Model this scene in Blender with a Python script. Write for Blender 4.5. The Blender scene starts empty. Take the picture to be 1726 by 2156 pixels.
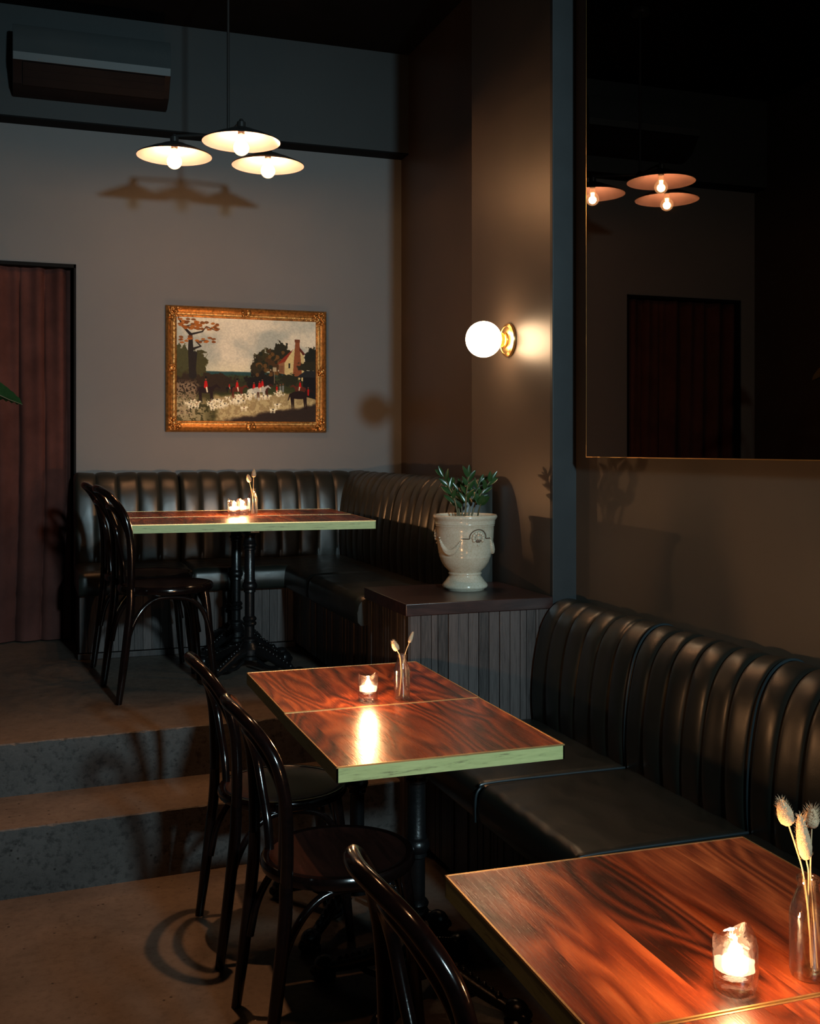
import bpy, bmesh, math, random
from mathutils import Vector, Matrix
from math import sin, cos, pi, sqrt, radians
R = random.Random(7)
S = bpy.context.scene
COL = S.collection

# ------------------------------------------------------------------ camera
F_PX, HOR, EYE = 2288.0, 945.0, 1.52
cam_d = bpy.data.cameras.new('camera'); cam = bpy.data.objects.new('camera', cam_d); COL.objects.link(cam)
cam.location = (0, 0, EYE); cam.rotation_euler = (radians(90), 0, radians(-19.56))
cam_d.sensor_fit = 'HORIZONTAL'; cam_d.sensor_width = 36.0
cam_d.lens = F_PX / 1726 * 36.0
cam_d.shift_y = -(1078 - HOR) / 1726.0
cam_d.clip_start = 0.02
S.camera = cam
S.view_settings.view_transform = 'Standard'; S.view_settings.look = 'None'
S.view_settings.gamma = 1.0; S.view_settings.exposure = -0.12
S.view_settings.use_curve_mapping = False

# ------------------------------------------------------------------ world and lights
W = bpy.data.worlds.new('world'); S.world = W; W.use_nodes = True
W.node_tree.nodes['Background'].inputs[0].default_value = (0.5, 0.7, 0.8, 1)
W.node_tree.nodes['Background'].inputs[1].default_value = 0.0
COOL = (0.60, 0.86, 0.95); WARM = (1.0, 0.46, 0.20); BULB = (1.0, 0.50, 0.24); CANDLE = (1.0, 0.48, 0.20)
P_COOL, P_BULB, P_CANDLE, P_DOWN, P_GLOBE = 1150, 15.0, 10.0, 46, 34.0

def lamp(name, kind, loc, power, color, target=None, **kw):
    l = bpy.data.lights.new(name, kind); l.energy = power; l.color = color
    for k, v in kw.items(): setattr(l, k, v)
    o = bpy.data.objects.new(name, l); COL.objects.link(o); o.location = loc
    if target is not None:
        o.rotation_euler = (Vector(target) - Vector(loc)).to_track_quat('-Z', 'Y').to_euler()
    return o
lamp('cool_light', 'SPOT', (1.30, -2.2, 2.70), P_COOL, COOL, (0.95, 6.4, 1.50), shadow_soft_size=0.14,
     spot_size=radians(54), spot_blend=1.0)
lamp('warm_spot', 'SPOT', (0.86, 3.45, 3.75), P_DOWN * 6.0, WARM, (0.10, 3.1, 0.0), shadow_soft_size=0.03,
     spot_size=radians(66), spot_blend=0.9)
lamp('warm_spot', 'SPOT', (0.55, 1.15, 3.3), P_DOWN * 1.6, WARM, (0.80, 1.6, 0.75), shadow_soft_size=0.04,
     spot_size=radians(42), spot_blend=0.9)  # added spot that brightens the foreground table, no fixture behind it

# ------------------------------------------------------------------ node helpers
def mat(name):
    m = bpy.data.materials.new(name); m.use_nodes = True
    nt = m.node_tree; b = nt.nodes['Principled BSDF']
    return m, nt, b
def N(nt, typ, **kw):
    n = nt.nodes.new(typ)
    for k, v in kw.items():
        if k.startswith('i_'): 
            key = k[2:]
            n.inputs[int(key) if key.isdigit() else key].default_value = v
        else: setattr(n, k, v)
    return n
def L(nt, a, b): nt.links.new(a, b)
def coords(nt, scale=(1, 1, 1), kind='Object', rnd=False):
    tc = N(nt, 'ShaderNodeTexCoord'); mp = N(nt, 'ShaderNodeMapping'); mp.inputs['Scale'].default_value = scale
    if rnd:
        oi = N(nt, 'ShaderNodeObjectInfo'); ml = N(nt, 'ShaderNodeMath', operation='MULTIPLY', i_1=37.0)
        L(nt, oi.outputs['Random'], ml.inputs[0])
        cb = N(nt, 'ShaderNodeVectorMath', operation='ADD'); L(nt, tc.outputs[kind], cb.inputs[0]); L(nt, ml.outputs[0], cb.inputs[1])
        L(nt, cb.outputs[0], mp.inputs['Vector'])
    else: L(nt, tc.outputs[kind], mp.inputs['Vector'])
    return mp.outputs[0]
def ramp(nt, fac, stops):
    r = N(nt, 'ShaderNodeValToRGB'); e = r.color_ramp.elements
    while len(e) < len(stops): e.new(0.5)
    for i, (p, c) in enumerate(stops):
        e[i].position = p; e[i].color = (*c, 1) if len(c) == 3 else c
    L(nt, fac, r.inputs[0]); return r.outputs[0]
def noise(nt, vec, scale, detail=4, rough=0.55, dist=0.0):
    n = N(nt, 'ShaderNodeTexNoise'); L(nt, vec, n.inputs['Vector'])
    n.inputs['Scale'].default_value = scale; n.inputs['Detail'].default_value = detail
    n.inputs['Roughness'].default_value = rough; n.inputs['Distortion'].default_value = dist
    return n.outputs['Fac']
def bump(nt, b, h, strength, dist=0.01):
    n = N(nt, 'ShaderNodeBump'); n.inputs['Strength'].default_value = strength; n.inputs['Distance'].default_value = dist
    L(nt, h, n.inputs['Height']); L(nt, n.outputs[0], b.inputs['Normal']); return n
def simple(name, col, rough=0.5, metal=0.0, var=0.15, scale=8.0, bmp=0.0, bscale=60.0, spec=0.5, coat=0.0, kind='Object'):
    m, nt, b = mat(name); v = coords(nt, kind=kind)
    f = noise(nt, v, scale)
    c0 = tuple(x * (1 - var) for x in col); c1 = tuple(min(1, x * (1 + var)) for x in col)
    L(nt, ramp(nt, f, [(0.3, c0), (0.7, c1)]), b.inputs['Base Color'])
    b.inputs['Roughness'].default_value = rough; b.inputs['Metallic'].default_value = metal
    b.inputs['Specular IOR Level'].default_value = spec; b.inputs['Coat Weight'].default_value = coat
    if bmp: bump(nt, b, noise(nt, v, bscale, 5), bmp, 0.004)
    return m

M = {}
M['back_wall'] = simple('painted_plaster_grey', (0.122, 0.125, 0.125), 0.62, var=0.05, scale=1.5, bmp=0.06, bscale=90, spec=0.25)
M['bulkhead'] = simple('painted_plaster_shaded_grey', (0.034, 0.038, 0.039), 0.62, var=0.06, scale=1.5, spec=0.2)  # colour darkened to stand in for the cool beam fading upward
M['side_wall'] = simple('satin_paint_charcoal', (0.050, 0.037, 0.028), 0.40, var=0.10, scale=2.2, bmp=0.05, bscale=14, spec=0.45)
M['mirror_wall'] = simple('satin_paint_olive', (0.075, 0.062, 0.045), 0.55, var=0.12, scale=2.0, bmp=0.04, bscale=30)
M['pillar'] = simple('painted_pillar_slate', (0.020, 0.023, 0.025), 0.50, var=0.15, scale=5.0, bmp=0.15, bscale=8, spec=0.25)
M['ceiling'] = simple('ceiling_black', (0.003, 0.003, 0.003), 0.8, spec=0.1)
M['black'] = simple('black_paint', (0.004, 0.004, 0.004), 0.6, spec=0.06)
M['room_dark'] = simple('dark_plaster', (0.03, 0.03, 0.03), 0.7)

def concrete(name, base, speck=0.5):
    m, nt, b = mat(name); v = coords(nt)
    n1 = noise(nt, v, 3.0, 7, 0.68); n2 = noise(nt, v, 38, 4, 0.7)
    vo = N(nt, 'ShaderNodeTexVoronoi', i_Scale=32.0, i_Randomness=1.0); L(nt, v, vo.inputs['Vector'])
    c = ramp(nt, n1, [(0.30, tuple(x * 0.62 for x in base)), (0.55, base), (0.75, tuple(x * 1.3 for x in base))])
    c2 = ramp(nt, n2, [(0.34, (speck,) * 3), (0.50, (1, 1, 1))])
    mx = N(nt, 'ShaderNodeMix', data_type='RGBA', blend_type='MULTIPLY'); mx.inputs[0].default_value = 0.85
    L(nt, c, mx.inputs[6]); L(nt, c2, mx.inputs[7])
    c3 = ramp(nt, vo.outputs['Distance'], [(0.10, (0.18, 0.15, 0.13)), (0.17, (1, 1, 1))])
    n3 = noise(nt, v, 9, 2); th = ramp(nt, n3, [(0.52, (0, 0, 0)), (0.60, (1, 1, 1))])
    mx2 = N(nt, 'ShaderNodeMix', data_type='RGBA', blend_type='MULTIPLY')
    L(nt, th, mx2.inputs[0]); L(nt, mx.outputs[2], mx2.inputs[6]); L(nt, c3, mx2.inputs[7])
    L(nt, mx2.outputs[2], b.inputs['Base Color'])
    L(nt, ramp(nt, n2, [(0.3, (0.60,) * 3), (0.7, (0.42,) * 3)]), b.inputs['Roughness'])
    bump(nt, b, n2, 0.35, 0.004); b.inputs['Specular IOR Level'].default_value = 0.3
    return m
M['floor'] = concrete('polished_concrete', (0.098, 0.078, 0.062), 0.72)
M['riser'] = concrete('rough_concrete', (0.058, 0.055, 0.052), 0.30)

def wood_top():
    m, nt, b = mat('red_walnut_veneer')
    tc = N(nt, 'ShaderNodeTexCoord'); oi = N(nt, 'ShaderNodeObjectInfo')
    ml = N(nt, 'ShaderNodeMath', operation='MULTIPLY', i_1=23.0); L(nt, oi.outputs['Random'], ml.inputs[0])
    ad = N(nt, 'ShaderNodeVectorMath', operation='ADD'); L(nt, tc.outputs['Object'], ad.inputs[0]); L(nt, ml.outputs[0], ad.inputs[1])
    sp = N(nt, 'ShaderNodeSeparateXYZ'); L(nt, ad.outputs[0], sp.inputs[0])
    # veneer leaves of unequal width across x
    dv = N(nt, 'ShaderNodeMath', operation='MULTIPLY', i_1=7.5); L(nt, sp.outputs[0], dv.inputs[0])
    fl = N(nt, 'ShaderNodeMath', operation='FLOOR'); L(nt, dv.outputs[0], fl.inputs[0])
    wn = N(nt, 'ShaderNodeTexWhiteNoise', noise_dimensions='1D'); L(nt, fl.outputs[0], wn.inputs['W'])
    off = N(nt, 'ShaderNodeMath', operation='MULTIPLY', i_1=9.0); L(nt, wn.outputs['Value'], off.inputs[0])
    cb = N(nt, 'ShaderNodeCombineXYZ'); L(nt, sp.outputs[0], cb.inputs[0]); 
    yy = N(nt, 'ShaderNodeMath', operation='ADD'); L(nt, sp.outputs[1], yy.inputs[0]); L(nt, off.outputs[0], yy.inputs[1])
    L(nt, yy.outputs[0], cb.inputs[1]); L(nt, off.outputs[0], cb.inputs[2])
    mp = N(nt, 'ShaderNodeMapping'); mp.inputs['Scale'].default_value = (1, 0.22, 1); L(nt, cb.outputs[0], mp.inputs[0])
    big = noise(nt, mp.outputs[0], 5.5, 1.5, 0.45, 0.35)
    # contour lines of a stretched noise field = cathedral figure
    k = N(nt, 'ShaderNodeMath', operation='MULTIPLY', i_1=26.0); L(nt, big, k.inputs[0])
    fr = N(nt, 'ShaderNodeMath', operation='PINGPONG', i_1=1.0); L(nt, k.outputs[0], fr.inputs[0])
    mp2 = N(nt, 'ShaderNodeMapping'); mp2.inputs['Scale'].default_value = (1, 0.035, 1); L(nt, cb.outputs[0], mp2.inputs[0])
    fine = noise(nt, mp2.outputs[0], 230, 3, 0.7)
    mid = noise(nt, mp2.outputs[0], 26, 3, 0.6)
    mp3 = N(nt, 'ShaderNodeMapping'); mp3.inputs['Scale'].default_value = (1, 0.10, 1); L(nt, cb.outputs[0], mp3.inputs[0])
    pores = noise(nt, mp3.outputs[0], 420, 1, 0.5)
    def mad(a, s, c):
        n = N(nt, 'ShaderNodeMath', operation='MULTIPLY_ADD'); L(nt, a, n.inputs[0]); n.inputs[1].default_value = s
        if isinstance(c, float): n.inputs[2].default_value = c
        else: L(nt, c, n.inputs[2])
        return n.outputs[0]
    s = mad(fr.outputs[0], 0.26, mad(fine, 0.34, mad(mid, 0.42, mad(wn.outputs['Value'], 0.24, mad(big, 0.35, -0.40)))))
    c = ramp(nt, s, [(0.16, (0.022, 0.006, 0.004)), (0.38, (0.15, 0.029, 0.010)), (0.60, (0.36, 0.088, 0.026)), (0.85, (0.56, 0.200, 0.068))])
    L(nt, c, b.inputs['Base Color'])
    L(nt, ramp(nt, fine, [(0.3, (0.34,) * 3), (0.7, (0.24,) * 3)]), b.inputs['Roughness'])
    bump(nt, b, pores, 0.22, 0.0012)
    b.inputs['Specular IOR Level'].default_value = 0.5
    return m
M['top'] = wood_top()
def plywood():
    m, nt, b = mat('pale_ply_edge'); v = coords(nt, (1, 1, 9), rnd=True)
    f = noise(nt, v, 16, 5, 0.7); g = noise(nt, coords(nt, (6, 6, 6), rnd=True), 1.5, 2)
    c = ramp(nt, f, [(0.30, (0.16, 0.17, 0.08)), (0.42, (0.33, 0.40, 0.17)), (0.7, (0.42, 0.49, 0.22))])
    L(nt, c, b.inputs['Base Color']); b.inputs['Roughness'].default_value = 0.5
    return m
M['ply'] = plywood()
M['brass'] = simple('brass', (0.62, 0.40, 0.16), 0.28, 1.0, 0.08, 20)
M['brass_edge'] = simple('brass_edging', (0.75, 0.50, 0.22), 0.35, 0.9, 0.08, 20)

def slat_wood(name, dark, lite):
    m, nt, b = mat(name)
    at = N(nt, 'ShaderNodeAttribute', attribute_name='slat')
    v = coords(nt, (1, 1, 0.05))
    f = noise(nt, v, 210, 4, 0.65); g = noise(nt, coords(nt, (1, 1, 0.3)), 14, 3)
    a = N(nt, 'ShaderNodeMath', operation='MULTIPLY_ADD', i_1=0.35); L(nt, at.outputs['Fac'], a.inputs[0]); L(nt, f, a.inputs[2])
    a2 = N(nt, 'ShaderNodeMath', operation='MULTIPLY_ADD', i_1=0.3); L(nt, g, a2.inputs[0]); L(nt, a.outputs[0], a2.inputs[2])
    c = ramp(nt, a2.outputs[0], [(0.45, dark), (1.0, lite)])
    L(nt, c, b.inputs['Base Color']); b.inputs['Roughness'].default_value = 0.48; b.inputs['Specular IOR Level'].default_value = 0.3
    bump(nt, b, f, 0.5, 0.002)
    return m
M['slats'] = slat_wood('dark_stained_oak_slats', (0.008, 0.007, 0.007), (0.070, 0.058, 0.055))
def dark_wood(name, dark, lite, rough=0.35, rot=False):
    m, nt, b = mat(name); v = coords(nt, (0.12, 1, 1) if rot else (1, 0.12, 1), rnd=True)
    f = noise(nt, v, 30, 5, 0.6, 1.2)
    L(nt, ramp(nt, f, [(0.3, dark), (0.7, lite)]), b.inputs['Base Color']); b.inputs['Roughness'].default_value = rough
    bump(nt, b, f, 0.15, 0.002); return m
M['cab_top'] = dark_wood('dark_stained_oak_board', (0.010, 0.0045, 0.004), (0.040, 0.018, 0.015), 0.30, True)
M['chair'] = dark_wood('black_lacquered_beech', (0.003, 0.0018, 0.0016), (0.007, 0.003, 0.0026), 0.15)
M['seat'] = dark_wood('dark_veneer_seat', (0.010, 0.004, 0.003), (0.030, 0.010, 0.007), 0.30)
M['iron'] = simple('black_cast_iron', (0.006, 0.006, 0.0065), 0.30, 0.2, 0.2, 30, 0.2, 120)

def leather():
    m, nt, b = mat('dark_green_leather'); v = coords(nt)
    f = noise(nt, v, 4, 3); vo = N(nt, 'ShaderNodeTexVoronoi', i_Scale=260.0); L(nt, v, vo.inputs['Vector'])
    w = noise(nt, coords(nt, (1, 2.2, 1)), 7, 2, 0.5, 0.6)
    L(nt, ramp(nt, f, [(0.3, (0.007, 0.008, 0.0065)), (0.7, (0.012, 0.0135, 0.0105))]), b.inputs['Base Color'])
    L(nt, ramp(nt, w, [(0.3, (0.42,) * 3), (0.7, (0.33,) * 3)]), b.inputs['Roughness'])
    ad = N(nt, 'ShaderNodeMath', operation='MULTIPLY_ADD', i_1=0.06); L(nt, vo.outputs['Distance'], ad.inputs[0]); L(nt, w, ad.inputs[2])
    bump(nt, b, ad.outputs[0], 0.10, 0.012)
    b.inputs['Specular IOR Level'].default_value = 0.48
    return m
M['leather'] = leather()
M['piping'] = simple('teal_piping_cord', (0.014, 0.022, 0.026), 0.35)
M['curtain'] = simple('burgundy_velvet', (0.060, 0.024, 0.020), 0.9, var=0.25, scale=6, bmp=0.2, bscale=200, spec=0.1)
M['glaze'] = None
def glaze():
    m, nt, b = mat('cream_crackle_glaze'); v = coords(nt)
    f = noise(nt, v, 7, 4); vo = N(nt, 'ShaderNodeTexVoronoi', feature='DISTANCE_TO_EDGE', i_Scale=75.0); L(nt, v, vo.inputs['Vector'])
    c = ramp(nt, f, [(0.3, (0.40, 0.35, 0.26)), (0.7, (0.55, 0.50, 0.40))])
    k = ramp(nt, vo.outputs['Distance'], [(0.0, (0.72, 0.66, 0.55)), (0.04, (1, 1, 1))])
    mx = N(nt, 'ShaderNodeMix', data_type='RGBA', blend_type='MULTIPLY'); mx.inputs[0].default_value = 1
    L(nt, c, mx.inputs[6]); L(nt, k, mx.inputs[7]); L(nt, mx.outputs[2], b.inputs['Base Color'])
    b.inputs['Roughness'].default_value = 0.16; return m
M['glaze'] = glaze()
M['glaze_dark'] = simple('umber_glaze', (0.11, 0.07, 0.045), 0.3)
M['soil'] = simple('soil', (0.02, 0.014, 0.01), 0.9, bmp=0.6, bscale=90)
M['leaf'] = simple('glossy_green_leaf', (0.016, 0.045, 0.013), 0.25, var=0.35, scale=12)
M['stem'] = simple('brown_green_stem', (0.11, 0.085, 0.035), 0.45)
M['grass_head'] = simple('bunny_tail_grass', (0.50, 0.36, 0.22), 0.9, var=0.15, scale=80, bmp=0.5, bscale=500)
M['straw'] = simple('straw_stem', (0.55, 0.40, 0.22), 0.6)
M['gold'] = simple('antique_gold_leaf', (0.42, 0.20, 0.055), 0.36, 0.8, 0.5, 60, 0.4, 140)
M['ac'] = simple('grey_plastic', (0.040, 0.045, 0.046), 0.45, var=0.03, spec=0.3)
M['ac_dark'] = simple('dark_plastic', (0.007, 0.005, 0.005), 0.5, spec=0.15)
M['enamel_in'] = simple('white_enamel', (0.40, 0.35, 0.42), 0.4, var=0.02)
M['enamel_out'] = simple('dark_enamel', (0.02, 0.018, 0.017), 0.3)
M['wax'] = simple('white_wax', (0.8, 0.74, 0.62), 0.5, var=0.03)
M['terracotta'] = simple('dark_planter', (0.03, 0.03, 0.03), 0.5)

def emit(name, col, s):
    m, nt, b = mat(name); b.inputs['Base Color'].default_value = (*col, 1)
    b.inputs['Emission Color'].default_value = (*col, 1); b.inputs['Emission Strength'].default_value = s; return m
M['globe'] = emit('opal_glass_lit', (1.0, 0.64, 0.36), P_GLOBE)
M['filament'] = emit('filament', (1.0, 0.62, 0.28), 90)
M['flame'] = emit('candle_flame', (1.0, 0.62, 0.30), 60)
M['lit_wax'] = emit('lit_candle_wax', (1.0, 0.70, 0.42), 9)

def thin_glass(name, tint=(0.96, 0.97, 0.95), refr=0.0, gl=1.0, bmp=0.0):
    m = bpy.data.materials.new(name); m.use_nodes = True; nt = m.node_tree; nt.nodes.clear()
    out = N(nt, 'ShaderNodeOutputMaterial'); tr = N(nt, 'ShaderNodeBsdfTransparent'); tr.inputs[0].default_value = (*tint, 1)
    gl_ = N(nt, 'ShaderNodeBsdfGlossy'); gl_.inputs['Roughness'].default_value = 0.03
    lw = N(nt, 'ShaderNodeLayerWeight'); lw.inputs[0].default_value = 0.35
    mu = N(nt, 'ShaderNodeMath', operation='MULTIPLY_ADD', i_1=0.75 * gl, i_2=0.05); L(nt, lw.outputs['Facing'], mu.inputs[0])
    mx = N(nt, 'ShaderNodeMixShader'); L(nt, mu.outputs[0], mx.inputs[0]); L(nt, tr.outputs[0], mx.inputs[1]); L(nt, gl_.outputs[0], mx.inputs[2])
    last = mx.outputs[0]
    if bmp:
        bn = N(nt, 'ShaderNodeBump'); bn.inputs['Strength'].default_value = bmp; bn.inputs['Distance'].default_value = 0.01
        L(nt, noise(nt, coords(nt), 60, 2), bn.inputs['Height']); L(nt, bn.outputs[0], gl_.inputs['Normal'])
    if refr:
        rg = N(nt, 'ShaderNodeBsdfGlass'); rg.inputs['Roughness'].default_value = 0.02; rg.inputs['IOR'].default_value = 1.45
        if bmp: L(nt, bn.outputs[0], rg.inputs['Normal'])
        m2 = N(nt, 'ShaderNodeMixShader'); m2.inputs[0].default_value = refr; L(nt, last, m2.inputs[1]); L(nt, rg.outputs[0], m2.inputs[2]); last = m2.outputs[0]
    L(nt, last, out.inputs[0]); return m
M['bulb_glass'] = thin_glass('clear_bulb_glass', (1.0, 0.93, 0.82), gl=0.5)
M['bottle_glass'] = thin_glass('clear_bottle_glass', (0.98, 0.98, 0.96), 0.22, 0.9)
M['votive_glass'] = thin_glass('thick_clear_glass', (0.99, 0.985, 0.97), 0.28, 1.0, 0.12)
def bulb_m():
    m = thin_glass('lit_bulb_glass', (1.0, 0.93, 0.82), gl=0.4); nt = m.node_tree; out = nt.nodes['Material Output']
    src = out.inputs[0].links[0].from_socket; e = N(nt, 'ShaderNodeEmission'); e.inputs[0].default_value = (1, 0.66, 0.36, 1); e.inputs[1].default_value = 1.6
    a = N(nt, 'ShaderNodeAddShader'); L(nt, src, a.inputs[0]); L(nt, e.outputs[0], a.inputs[1]); L(nt, a.outputs[0], out.inputs[0]); return m
M['bulb_glass'] = bulb_m()
def mirror_m():
    m, nt, b = mat('smoked_mirror'); b.inputs['Base Color'].default_value = (0.10, 0.062, 0.042, 1)
    b.inputs['Metallic'].default_value = 1.0; b.inputs['Roughness'].default_value = 0.012; return m
M['mirror'] = mirror_m()

# ------------------------------------------------------------------ mesh helpers
class MB:
    def __init__(s): s.v = []; s.f = []; s.mi = []
    def add(s, vs, fs, mi=0):
        o = len(s.v); s.v += [tuple(x) for x in vs]; s.f += [tuple(i + o for i in f) for f in fs]; s.mi += [mi] * len(fs); return s
    def box(s, x0, x1, y0, y1, z0, z1, mi=0):
        v = [(x, y, z) for x in (x0, x1) for y in (y0, y1) for z in (z0, z1)]
        return s.add(v, [(0, 1, 3, 2), (4, 6, 7, 5), (0, 4, 5, 1), (2, 3, 7, 6), (0, 2, 6, 4), (1, 5, 7, 3)], mi)
    def lathe(s, prof, n=40, c=(0, 0, 0), mi=0, cap=True, rx=1.0, ry=1.0):
        vs = []; fs = []; m = len(prof)
        for r, z in prof:
            for k in range(n):
                a = 2 * pi * k / n; vs.append((c[0] + r * rx * cos(a), c[1] + r * ry * sin(a), c[2] + z))
        for i in range(m - 1):
            for k in range(n):
                k2 = (k + 1) % n; fs.append((i * n + k, i * n + k2, (i + 1) * n + k2, (i + 1) * n + k))
        if cap:
            if prof[0][0] > 1e-5: fs.append(tuple(range(n))[::-1])
            if prof[-1][0] > 1e-5: fs.append(tuple((m - 1) * n + k for k in range(n)))
        return s.add(vs, fs, mi)
    def tube(s, pts, r, n=10, sub=6, mi=0, smooth=True, flat=1.0):
        P = [Vector(p) for p in pts]; Rr = r if isinstance(r, (list, tuple)) else [r] * len(P)
        Q = []; RQ = []
        if smooth and len(P) > 2:
            for i in range(len(P) - 1):
                p0 = P[i - 1] if i else P[0] * 2 - P[1]; p1 = P[i]; p2 = P[i + 1]; p3 = P[i + 2] if i + 2 < len(P) else P[-1] * 2 - P[-2]
                for k in range(sub):
                    t = k / sub
                    Q.append(0.5 * ((2 * p1) + (-p0 + p2) * t + (2 * p0 - 5 * p1 + 4 * p2 - p3) * t * t + (-p0 + 3 * p1 - 3 * p2 + p3) * t ** 3))
                    RQ.append(Rr[i] * (1 - t) + Rr[i + 1] * t)
            Q.append(P[-1]); RQ.append(Rr[-1])
        else: Q = P; RQ = Rr
        T0 = (Q[1] - Q[0]).normalized(); up = Vector((0, 0, 1)) if abs(T0.z) < 0.9 else Vector((1, 0, 0))
        u = T0.cross(up).normalized(); vs = []; fs = []
        for i, q in enumerate(Q):
            t = (Q[min(i + 1, len(Q) - 1)] - Q[max(i - 1, 0)]).normalized()
            u = (u - t * u.dot(t)).normalized(); w = t.cross(u)
            for k in range(n):
                a = 2 * pi * k / n; vs.append(q + (u * cos(a) + w * sin(a) * flat) * RQ[i])
        for i in range(len(Q) - 1):
            for k in range(n):
                k2 = (k + 1) % n; fs.append((i * n + k, i * n + k2, (i + 1) * n + k2, (i + 1) * n + k))
        fs.append(tuple(range(n))[::-1]); fs.append(tuple((len(Q) - 1) * n + k for k in range(n)))
        return s.add(vs, fs, mi)
    def ball(s, c, rx, ry=None, rz=None, n=16, mi=0, rot=None):
        ry = ry or rx; rz = rz or rx; m = n // 2 + 1; vs = []; fs = []
        for i in range(m + 1):
            th = pi * i / m
            for k in range(n):
                a = 2 * pi * k / n; p = Vector((rx * sin(th) * cos(a), ry * sin(th) * sin(a), rz * cos(th)))
                if rot is not None: p = rot @ p
                vs.append(Vector(c) + p)
        for i in range(m):
            for k in range(n):
                k2 = (k + 1) % n; fs.append((i * n + k, (i + 1) * n + k, (i + 1) * n + k2, i * n + k2))
        return s.add(vs, fs, mi)
    def build(s, name, mats, parent=None, smooth=True, ang=38, bevel=0, seg=3, loc=None, weld=True):
        me = bpy.data.meshes.new(name); me.from_pydata(s.v, [], s.f)
        for m in (mats if isinstance(mats, (list, tuple)) else [mats]): me.materials.append(m)
        for p, i in zip(me.polygons, s.mi): p.material_index = i
        if weld:
            bm = bmesh.new(); bm.from_mesh(me); bmesh.ops.remove_doubles(bm, verts=bm.verts, dist=1e-6)
            bmesh.ops.recalc_face_normals(bm, faces=bm.faces); bm.to_mesh(me); bm.free()
        me.validate()
        if smooth:
            me.polygons.foreach_set('use_smooth', [True] * len(me.polygons))
            me.set_sharp_from_angle(angle=radians(ang))
        o = bpy.data.objects.new(name, me); COL.objects.link(o)
        if parent is not None: o.parent = parent
        if loc: o.location = loc
        if bevel:
            b = o.modifiers.new('bevel', 'BEVEL'); b.width = bevel; b.segments = seg; b.limit_method = 'ANGLE'; b.angle_limit = radians(40)
        return o
def B(*a): return MB().box(*a)
def thing(name, label, cat, loc=(0, 0, 0), rz=0.0, group=None):
    o = bpy.data.objects.new(name, None); o.empty_display_size = 0.1; COL.objects.link(o)
    o.location = loc; o.rotation_euler = (0, 0, rz); return tag(o, label, cat, group)
def tag(o, label, cat, group=None):
    o['label'] = label; o['category'] = cat
    if group: o['group'] = group
    return o
def struct(name, mb, m, **kw):
    o = mb.build(name, m, **kw); o['kind'] = 'structure'; return o
def dup(root, loc, rz=0.0, label=None, group=None):
    def cp(o, par):
        c = o.copy(); COL.objects.link(c); c.parent = par
        for ch in o.children: cp(ch, c)
        return c
    r = cp(root, None); r.location = loc; r.rotation_euler = (0, 0, rz)
    if label: r['label'] = label
    if group: r['group'] = group
    return r

# ------------------------------------------------------------------ room shell
PZ = 0.43                 # platform level
T1 = 0.235                # middle tread level
CZ = 3.93                 # ceiling
YB, YU = 6.41, 6.275      # back wall below / bulkhead face above
XW, XF, XM = 1.98, 2.22, 2.085
YS1, YS2 = 3.925, 4.295   # lower and upper riser planes

struct('floor', B(-2.3, 2.3, -3.6, 4.2, -0.12, 0.0), M['floor'], smooth=False)
def step(y0, y1, z0, z1, skew=0.048):
    # a concrete step with a slightly chipped nosing; riser face rough
    mb = MB(); n = 240; rr = random.Random(int(z1 * 1000)); x0, x1 = -2.25, 1.50
    top = []; 
    for i in range(n + 1):
        x = x0 + (x1 - x0) * i / n; yy = y0 + skew * (x - 0.3)
        ch = 0.003 + 0.002 * rr.random() + (0.005 * rr.random() if rr.random() > 0.85 else 0)
        mb.v += [(x, yy, z0), (x, yy + 0.001 * rr.random(), z1 - ch), (x, yy + ch * 0.9, z1), (x, y1, z1)]
    for i in range(n):
        a = i * 4; b_ = a + 4
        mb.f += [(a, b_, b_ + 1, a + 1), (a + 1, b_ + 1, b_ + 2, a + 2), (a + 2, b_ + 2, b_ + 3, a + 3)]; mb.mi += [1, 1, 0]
    return mb
struct('trim_1', step(YS1, 4.6, 0.0, T1), [M['floor'], M['riser']], smooth=False)
up = step(YS2, 6.9, 0.0, PZ); 
struct('trim_2', up, [M['floor'], M['riser']], smooth=False)
struct('trim_3', B(1.50, 2.25, 4.40, 6.9, 0.0, PZ), M['floor'], smooth=False)

# back wall with the curtained opening
DX0, DX1, DZ = -0.63, 0.278, PZ + 2.13
bw = MB().box(DX1, 2.5, YB, YB + 0.2, PZ, 3.45).box(-0.80, DX0, YB, YB + 0.2, PZ, 3.45).box(DX0, DX1, YB, YB + 0.2, DZ, 3.45)
struct('wall_back', bw, M['back_wall'], smooth=False)
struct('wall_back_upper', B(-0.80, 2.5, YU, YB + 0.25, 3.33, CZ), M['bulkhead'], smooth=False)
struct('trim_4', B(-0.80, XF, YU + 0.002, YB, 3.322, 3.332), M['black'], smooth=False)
struct('wall_behind_curtain', B(-1.2, 0.8, 7.0, 7.1, PZ, 3.2), M['black'], smooth=False)
df = MB().box(DX1 - 0.012, DX1 + 0.0, YB - 0.006, YB + 0.2, PZ, DZ).box(DX0, DX0 + 0.012, YB - 0.006, YB + 0.2, PZ, DZ).box(DX0, DX1, YB - 0.006, YB + 0.2, DZ - 0.02, DZ)
struct('door_1', df, M['black'], smooth=False)
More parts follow.
